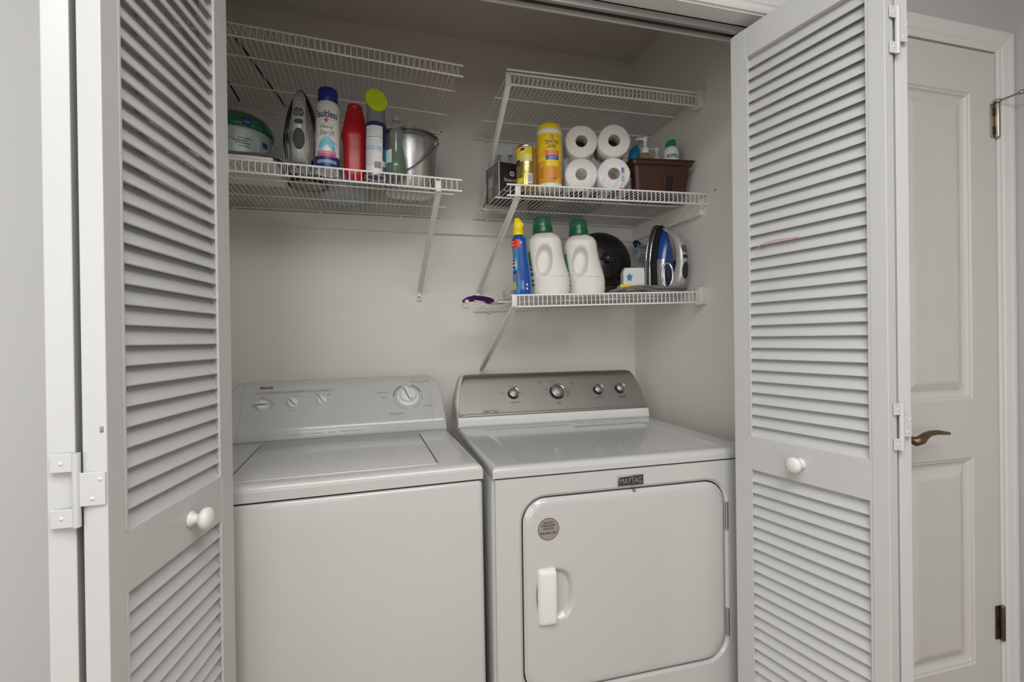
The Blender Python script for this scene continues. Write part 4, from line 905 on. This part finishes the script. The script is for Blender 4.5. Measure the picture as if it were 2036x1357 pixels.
part('cap', MB().loft([sring(.170, .0185, .0185), sring(.174, .0195, .0195), sring(.186, .0185, .0185), [(a, b, c_-.010*(1-(a/.0165+1)/2)) for a, b, c_ in sring(.200, .0165, .0165)], [(a, b, c_-.009*(1-(a/.0165+1)/2)) for a, b, c_ in sring(.203, .0135, .0135)]]), col('repel_green', (.01, .26, .07), .35), t)
f = cylmap(r); GRT = col('repel_dark_green', (.01, .13, .06))
lettering('REPEL', GRT, t, f, .007, .1375, .040, .0125, .0006, bold=.03); lettering('Natural', M_GREYINK, t, f, .010, .1235, .036, .010, .0006, shear=.3)
patch('lime_patch', col('repel_lime', (.62, .72, .10)), t, f, .004, .03, .085, .119, .0004, 10); patch('lime_side', col('repel_pale', (.70, .74, .50)), t, f, -.036, -.02, .10, .15, .0004, 8)
# --- flat carton behind rolls
bx = Vector((.66, 1.78, deckz(RM, .66, 1.78)))
t = thing('flat_carton', 'low grey brown carton with green lettering behind the toilet rolls', 'box', bx, .03)
part('carton', MB().rbox((-.075, -.085, 0), (.15, .13, .055), .002, 1, False), mat('carton_grey', (.30, .29, .25), .6, var=.12, scale=12), t)
bmap = lambda u, v, l: (u, v, -l)
for i in range(9): patch('green_bar', col('carton_green', (.05, .22, .05)), t, bmap, -.012+i*.011, -.006+i*.011, -.055, -.035, .0006, 1)
patch('yellow_print', col('carton_yellow', (.5, .42, .08)), t, bmap, -.065, -.03, -.06, -.03, .0006, 1)
# ================================================================== bottom right shelf
# --- blue bottle with yellow cap
p = stand(RB, 1040, 590)
t = thing('cleaner_bottle', 'slim blue cleaner bottle with yellow spray cap', 'bottle', p, face_cam(p.x, p.y))
BLUE = mat('blue_gloss', (.008, .085, .36), .16, coat=.5)
rs = [(0, .028, .024, 0), (.004, .0305, .026, 0), (.05, .0305, .027, 0), (.10, .0275, .026, -.001), (.14, .0245, .024, -.002), (.17, .0255, .025, -.003), (.188, .0245, .024, -.004), (.196, .020, .02, -.005), (.200, .015, .015, -.006), (.206, .014, .014, -.006)]
part('body', MB().loft([sring(z, a, b, c_, 0, 2.3) for z, a, b, c_ in rs]), BLUE, t)
YCAP = col('yellow_cap', (.85, .66, .0), .35)
cp = part('cap', MB().loft([sring(.203, .018, .017, -.006, 0, 2.6), sring(.206, .0185, .0175, -.006, 0, 2.6), sring(.220, .0175, .0165, -.006, 0, 2.6), sring(.222, .015, .014, -.006, 0, 2.6), sring(.232, .0175, .012, -.004, -.002, 3), sring(.238, .019, .012, -.003, -.003, 3), sring(.250, .012, .010, -.005, -.002, 3), sring(.260, .0085, .009, -.007, 0, 3)]), YCAP, t)
def bside(u, v, l):      # follows the bottle surface
    for (z0, a0, b0, c0), (z1, a1, b1, c1) in zip(rs, rs[1:]):
        if v <= z1: k = (v-z0)/(z1-z0); a, b, c_ = lerp(a0, a1, k), lerp(b0, b1, k), lerp(c0, c1, k); break
    th = u/.027; s, c2 = math.sin(th), -math.cos(th); e = 2/2.3
    return (c_+(a+l)*math.copysign(abs(s)**e, s), (b+l)*math.copysign(abs(c2)**e, c2), v)
def bshape(name, m, pts, lift):
    return shape(name, m, t, bside, pts, lift)
patch('label', mat('label_lightblue', (.05, .26, .52), .25, var=.2, scale=30), t, bside, -.042, -.007, .008, .165, .0005, 10, 12)
patch('red_emblem', col('emblem_red', (.70, .04, .03)), t, bside, -.042, .002, .158, .186, .0009, 8, 4)
printlines('emblem_print', WHT, t, bside, [(-.032, -.018, .178, .003), (-.030, -.016, .168, .003)], .0016)
bshape('brand_wedge', col('pale_print', (.6, .68, .72)), [(-.036, .085), (-.014, .085), (-.012, .105), (-.016, .125), (-.034, .125)], .0012)
for v in (.092, .104, .114): patch('brand_print', DKT, t, bside, -.034, -.018, v, v+.006, .0018, 4)
patch('dark_badge', DKT, t, bside, -.030, -.014, .072, .083, .0014, 6, 1); bshape('red_drop', col('emblem_red', (.7, .04, .03)), ellipse(-.012, .062, .005, .006, 14), .0016); bshape('yellow_panel', col('panel_yellow', (.72, .55, .08)), [(-.034, .022), (-.018, .020), (-.019, .046), (-.036, .05)], .0014)
for v in (.035, .022): shape('white_icon', WHT, t, bside, ellipse(.012, v, .003, .0034, 14), .0008)
# --- detergent jugs
JW = mat('jug_white', (.74, .72, .67), .34, var=.02, scale=10); JG = mat('jug_green', (.006, .10, .045), .3, coat=.3)
jp = [(0, -.056, .055), (.003, -.060, .059), (.02, -.0645, .0625), (.05, -.0665, .0635), (.072, -.0675, .061), (.10, -.070, .0535), (.135, -.073, .046), (.165, -.0742, .0425), (.178, -.0735, .0425), (.192, -.070, .0395), (.204, -.062, .032), (.212, -.052, .020), (.217, -.046, .008)]
def jug(label, p, rz):
    t = thing('detergent_jug', label, 'detergent jug', p, rz, 'white detergent jugs on the bottom right shelf')
    zs_ = []
    for (z0, l0, r0), (z1, l1, r1) in zip(jp, jp[1:]):
        for k in range(max(1, int((z1-z0)/.0035))): u = k/max(1, int((z1-z0)/.0035)); zs_.append((lerp(z0, z1, u), lerp(l0, l1, u), lerp(r0, r1, u)))
    zs_.append(jp[-1]); rings = []; n = 96
    for z, l, rr in zs_:
        ring = []
        for x, y, zz in sring(z, (rr-l)/2, .043 if z < .19 else .043-.020*smooth((z-.19)/.027), (l+rr)/2, 0, 2.7, n):
            if y < 0:
                dx, dz = x+.022+(.115-z)*.12, z-.118; d = math.hypot(dx/.031, dz/.057)
                y += .026*smooth((1.0-d)/.42)
            ring.append((x, y, zz))
        rings.append(ring)
    part('body', MB().loft(rings), JW, t)
    part('mould_line', MB().tube([(lerp(-.035, .060, k), -.0435+.012*max(0, (k-.6)/.4)**2, .074-.012*math.sin(PI*k*.8)) for k in spread(0.1, .86, 14)], .0006, 6), JW, t)
    cx = -.020
    cpm = MB()
    for z0, z1, r0, r1 in ((.214, .218, .0335, .0355), (.218, .236, .0355, .0335), (.236, .238, .0335, .0315)): cpm.lathe([(r0, z0), (r1, z1)], 40, c=(cx, 0, 0), cap=False)
    cpm.lathe([(.0315, .238), (.0305, .266), (.029, .2685), (.0001, .2685)], 40, c=(cx, 0, 0)); c_ = part('cap', cpm, JG, t)
    for i in range(24):
        a = 2*PI*i/24; part('cap_rib', MB().tube([(cx+.0312*math.cos(a), .0312*math.sin(a), .240), (cx+.0304*math.cos(a), .0304*math.sin(a), .264)], .0011, 5), JG, c_)
    def sm(u, v, l):       # label on the left side of the jug
        for (z0, l0, r0), (z1, l1, r1) in zip(jp, jp[1:]):
            if v <= z1: k = (v-z0)/(z1-z0); L, R_ = lerp(l0, l1, k), lerp(r0, r1, k); break
        a, c0 = (R_-L)/2, (R_+L)/2; th = PI+u/.05; e = 2/2.7; c1, s1 = math.cos(th), math.sin(th)
        return (c0+(a+l)*math.copysign(abs(c1)**e, c1), (.043+l)*math.copysign(abs(s1)**e, s1), v)
    lb = patch('label', col('jug_label', (.55, .62, .55)), t, sm, -.03, .034, .02, .165, .0006, 14, 20)
    patch('green_field', col('jug_label_green', (.02, .22, .04)), lb, sm, -.03, .032, .10, .15, .0012, 14, 8)
    for v0, v1 in ((.088, .096), (.070, .080), (.05, .057), (.035, .042)): patch('dark_print', DKT, lb, sm, .008, .033, v0, v1, .0014, 6, 1)
    return t
p = stand(RB, 1097, 590); jug('white detergent jug with green cap beside the blue bottle', p, face_cam(p.x, p.y)+.02)
p = stand(RB, 1168, 590); jug('white detergent jug with green cap beside the black heater', p, face_cam(p.x, p.y)+.02)
# --- heater
p = stand(RB, 1196, 592); p.y += .105; p.x += .055; p.z = deckz(RB, p.x, p.y)
t = thing('fan_heater', 'round black fan heater with dial knob behind the jugs', 'heater', p, face_cam(p.x, p.y)+.35)
BP = mat('heater_black', (.012, .011, .010), .32)
HC = Vector((0, 0, .142)); HR = .124
dome = [(.0001, -.062), (.04, -.060), (.075, -.052), (.10, -.038), (.117, -.018), (HR, .004), (HR, .04), (.118, .052), (.10, .06), (.0001, .062)]
part('housing', MB().lathe(dome, 56, c=HC, ax='y'), BP, t)
for i in range(-6, 7):
    z = i*.0125+.02; xr = math.sqrt(max(0, (HR-.006)**2-z*z))
    if xr > .05: part('fin', MB().tube([(x, -.064+.060*(math.hypot(x, z)/HR)**2.4, HC.z+z) for x in spread(.03, xr, 8)], .0026, 6), BP, t)
part('control_panel', MB().rbox((-.035, -.068, .075), (.022, -.045, .150), .006, 2), BP, t)
part('dial', MB().lathe([(.0001, -.092), (.009, -.090), (.014, -.084), (.016, -.076), (.017, -.066)], 28, c=(.0, 0, .150), ax='y'), mat('black_gloss', (.02, .018, .016), .08, coat=.8), t)
part('dial_ring', MB().lathe([(.021, -.062), (.023, -.066), (.021, -.069), (.019, -.066)], 28, c=(.0, 0, .150), ax='y', cap=False), BP, t)
part('base', MB().loft([[(-.075, -.05, 0), (.075, -.05, 0), (.075, .05, 0), (-.075, .05, 0)], [(-.07, -.05, .012), (.07, -.05, .012), (.07, .05, .012), (-.07, .05, .012)], [(-.05, -.045, .05), (.05, -.045, .05), (.05, .03, .05), (-.05, .03, .05)]], True, False), BP, t, bevel=.003)
part('brace_bar', MB().tube([(-.06, -.058, .055), (.03, -.060, .070), (.08, -.05, .062)], .004, 8), BP, t)
part('hang_ring', MB().tube([(.124+.008*math.cos(a), -.02, .118+.008*math.sin(a)) for a in spread(0, 2*PI, 16)], .0016, 6), M_GREY, t)
# --- cartons behind the iron
p = stand(RB, 1272, 572); q = Vector((.905, 1.634, 0)); q.z = deckz(RB, q.x, q.y)+.0036
t = thing('small_carton', 'yellow and white carton lying under the white box', 'box', q, -.25)
part('carton', MB().rbox((-.06, -.06, 0), (.026, .004, .036), .0015, 1, False), col('carton_offwhite', (.66, .64, .52)), t)
patch('yellow_face', col('carton_bright_yellow', (.82, .62, .01)), t, planemap((0, -.0602, 0), (1, 0, 0), (0, 0, 1)), -.062, -.02, .001, .035, .0006, 1); patch('yellow_face', col('carton_bright_yellow', (.82, .62, .01)), t, planemap((0, -.0602, 0), (1, 0, 0), (0, 0, 1)), -.005, .02, .004, .026, .0006, 1)
t2 = thing('white_carton', 'small white carton with blue flower on top of the yellow carton', 'box', q+Vector((-.012, .004, .0375)), -.2); t2.scale = (.78, .8, .95)
part('carton', MB().loft([[(-.045, -.045, 0), (.055, -.045, 0), (.055, .0, 0), (-.045, .0, 0)], [(-.045, -.045, .045), (.055, -.045, .045), (.055, .0, .045), (-.045, .0, .045)], [(-.036, -.04, .064), (.055, -.04, .064), (.055, -.004, .064), (-.036, -.004, .064)]], True, False), col('carton_white', (.70, .70, .68)), t2)
fm3 = planemap((0, -.0452, 0), (1, 0, 0), (0, 0, 1)); FB = col('flower_blue', (.04, .30, .52))
for i in range(5):
    a = 2*PI*i/5+.3; shape('flower_mark', FB, t2, fm3, ellipse(-.016+.0075*math.cos(a), .027+.0085*math.sin(a), .0075, .0055, 12, a), .0006)
# --- blue iron
p = stand(RB, 1342, 582)
t = thing('clothes_iron', 'blue and silver steam iron standing on its heel against the right wall', 'iron', p+Vector((.008, .042, 0)), .26); t.scale = (1.12, 1.2, 1.12)
t.location.z = deckz(RB, t.location.x, t.location.y)+.0032
hh = iron(t, .232, mat('sole_grey', (.10, .10, .105), .35, .6), mat('iron_black', (.015, .015, .016), .3), mat('iron_blue', (.012, .06, .26), .25, coat=.4), IRS, PADC, mat('iron_silver2', (.5, .5, .5), .25, .8), M_GREY)
part('sole_border', MB().tube([((.046 if z < .086 else .046*max(0, 1-((z-.085)/(.232-.085))**1.75)**.62)*s_, .0565, z) for s_, zz in ((1, spread(.002, .231, 20)), (-1, spread(.231, .002, 20))) for z in zz], .0016, 6), M_CHROME, t, 'bright rim of the soleplate')
part('water_window', MB().tube([(-.024+.008*math.cos(a), -.010-.014*math.cos(a), .056+.038*math.sin(a)) for a in spread(0, 2*PI, 28)], .0035, 8), M_CHROME, t, 'chrome ring round the dial window')
part('dial_window', MB().rbox((-.027, -.018, .040), (-.016, -.004, .078), .003, 2), M_BLACK, t)
part('silver_line', MB().tube([(-.044 if z < .086 else -.0445*max(0, 1-((z-.085)/(.226-.085))**1.75)**.62, .042, z) for z in spread(.003, .222, 18)], .0028, 6), M_CHROME, t)
RC = mat('iron_cord', (.16, .165, .165), .5)
def cpr(px, y, l): q = hit(px, 580, (0, y, 0), (0, 1, 0)); return Vector((min(q.x, XR-.012), y, deckz(RB, q.x, y)+l))
cord3(t, [cpr(*a) for a in ((1345, 1.53, .010), (1325, 1.515, .006), (1300, 1.505, .006), (1262, 1.50, .016), (1232, 1.505, .012), (1214, 1.525, .006), (1226, 1.545, .010), (1260, 1.542, .024), (1300, 1.536, .024), (1345, 1.50, .012))], .0042, RC)
cord3(t, [cpr(*a) for a in ((1212, 1.545, .006), (1232, 1.556, .012), (1262, 1.55, .006), (1300, 1.52, .006), (1330, 1.505, .006), (1350, 1.508, .006))], .0042, RC)
cord3(t, [cpr(*a) for a in ((1218, 1.512, .006), (1245, 1.528, .006), (1275, 1.524, .013), (1300, 1.514, .016), (1335, 1.498, .014), (1358, 1.50, .013), (1364, 1.515, .011), (1352, 1.53, .008))], .0042, RC)
part('plug', MB().rbox((-.012, -.008, 0), (.016, .010, .016), .003, 2), M_GREY, t, mtx=Matrix.Translation(loc(t, cpr(1290, 1.512, .001))))
# --- duster
A = Vector((1.076, 1.585, deckz(RB, 1.076, 1.585)+.011)); Mx = Vector((1.068, 1.735, A.z+.075)); B = hit(1262, 480, (0, 1.86, 0), (0, 1, 0))
t = thing('duster', 'feathery pale blue hand duster with dark blue handle leaning behind the iron', 'duster', A)
M_, D_ = Mx-A, B-A; S_ = D_-M_
part('handle', MB().tube([Vector((0, 0, 0)), M_*.2+Vector((.002, 0, .004)), M_*.6, M_, M_+S_*.15, M_+S_*.45], [.006, .009, .009, .008, .007, .005], 10), col('duster_navy', (.012, .012, .14), .35), t)
part('tip', MB().tube([M_+S_*.86, M_+S_*.91, M_+S_*.97, D_], [.014, .016, .012, .005], 12), col('duster_tip', (.012, .010, .09), .4), t)
FE = [col('feather_pale', (.42, .55, .66), .9), col('feather_white', (.60, .64, .70), .9)]
dn_ = S_.normalized(); sx_ = dn_.cross(Vector((0, 1, 0))).normalized(); sy_ = dn_.cross(sx_)
for i in range(90):
    k = random.uniform(.22, .92); a = random.uniform(0, 2*PI); out = sx_*math.cos(a)+sy_*math.sin(a)*.5
    b = M_+S_*k; L = random.uniform(.045, .075)*(1 if k < .85 else .7); e = b+out*L-dn_*L*.55; mdl = b+out*L*.6-dn_*L*.15; wv_ = dn_.cross(out).normalized()*.0055
    vs = [b-wv_*.4, b+wv_*.4, mdl+wv_, e, mdl-wv_]; lim = XR-.004-A.x
    for v in vs: v.x = min(v.x, lim); v.y = min(v.y, YB-.02-A.y)
    part('feather', MB().add(vs, [(0, 1, 2, 4), (4, 2, 3)]), FE[i % 2], t)
# --- pet comb on the shelf's left end
z = deckz(RB, .36, 1.66); 
A = hit(919, 600, (0, 1.64, 0), (0, 1, 0)); B = hit(982, 604, (0, 1.70, 0), (0, 1, 0)); B.z = max(B.z, deckz(RB, .40, 1.7)+.002)
t = thing('pet_comb', 'purple handled grooming comb sticking out from the bottom shelf', 'comb', A)
V_ = B-A; PUR = mat('purple_plastic', (.055, .008, .075), .35)
hp = [Vector((0, 0, 0)), V_*.12+Vector((0, 0, .006)), V_*.35+Vector((0, 0, .010)), V_*.65+Vector((0, 0, .006)), V_*.9, V_]
mb = MB(); rings = []
for q, (a, b) in zip(hp, ((.003, .004), (.009, .008), (.012, .011), (.012, .012), (.010, .012), (.005, .006))): rings.append([q+Vector((0, a*math.cos(2*PI*i/16), b*math.sin(2*PI*i/16))) for i in range(16)])
mb.loft(rings); part('handle', mb, PUR, t)
part('grip_inlay', MB().tube([V_*.35+Vector((0, -.011, .002)), V_*.5+Vector((0, -.0118, -.002)), V_*.68+Vector((0, -.0118, -.005))], [.002, .0038, .002], 8), col('inlay_white', (.7, .68, .66)), t)
part('end_disc', MB().lathe([(.0001, -.003), (.006, -.003), (.0072, -.001), (.0072, .002)], 18, c=V_*.13+Vector((0, -.0085, -.001)), ax='y'), col('inlay_white', (.7, .68, .66)), t)
part('wire_hook', MB().tube([V_*.16+Vector((0, -.004, -.006)), V_*.05+Vector((0, -.004, -.006)), Vector((-.004, -.004, -.012)), Vector((.002, -.004, -.020)), V_*.2+Vector((0, -.004, -.024))], .0009, 6), M_STEEL, t)
part('blade', MB().box((V_.x*.82, -.012, -.006), (V_.x*1.18, .03, -.003)), M_STEEL, t)
# --- beige cup
q = Vector((.446, 1.70, deckz(RB, .446, 1.70)))
t = thing('measuring_cup', 'small beige cup behind the blue bottle', 'cup', q)
part('cup', MB().lathe([(.0001, .002), (.018, .002), (.020, 0), (.022, .03), (.0225, .034), (.021, .034), (.0185, .005), (.0001, .004)], 22), col('cup_beige', (.55, .52, .45)), t)
part('rim', MB().lathe([(.022, .032), (.0238, .033), (.0238, .035), (.021, .035)], 22, cap=False), col('cup_beige', (.55, .52, .45)), t)
# --- screw holes and marks on the walls
for px, py in ((877, 262), ):
    q = hit(px, py, (0, YB-.0004, 0), (0, 1, 0)); o = part('screw_hole', MB().lathe([(.0001, -.0002), (.003, -.0002), (.003, .001)], 10, c=q, ax='y'), M_DARK, bpy.data.objects['wall_back'])
q = hit(1422, 378, (XR-.0004, 0, 0), (1, 0, 0)); part('screw_hole', MB().lathe([(.0001, -.0002), (.003, -.0002), (.003, .001)], 10, c=q, ax='x'), M_DARK, bpy.data.objects['wall_right'])
# --- let the free standing things follow the slight slope of the shelf they stand on
for o in list(C.objects):
    if o.type != 'EMPTY' or o.parent or 'label' not in o: continue
    if o.name.split('.')[0] in ('wire_shelf', 'toilet_roll', 'plastic_wrap', 'planter_box', 'pump_bottle', 'shampoo_bottle', 'small_bottle', 'clothes_iron', 'duster', 'pet_comb', 'tension_rod', 'paper_pad', 'white_carton') or o.name == 'spray_can.002': continue
    x, y, z = o.location
    for k in range(5):
        FL, FR, BL, BR = DECK[k]
        if BL.x-.05 < x < BR.x+.05 and y > 1.4 and -.01 < z-deckz(k, x, y) < .03:
            gx = (deckz(k, x+.03, y)-deckz(k, x-.03, y))/.06; gy = (deckz(k, x, y+.03)-deckz(k, x, y-.03))/.06
            m = Vector((0, 0, 1)).rotation_difference(Vector((-gx, -gy, 1))).to_matrix() @ o.rotation_euler.to_matrix()
            o.rotation_euler = m.to_euler(); o.location.z += .0009
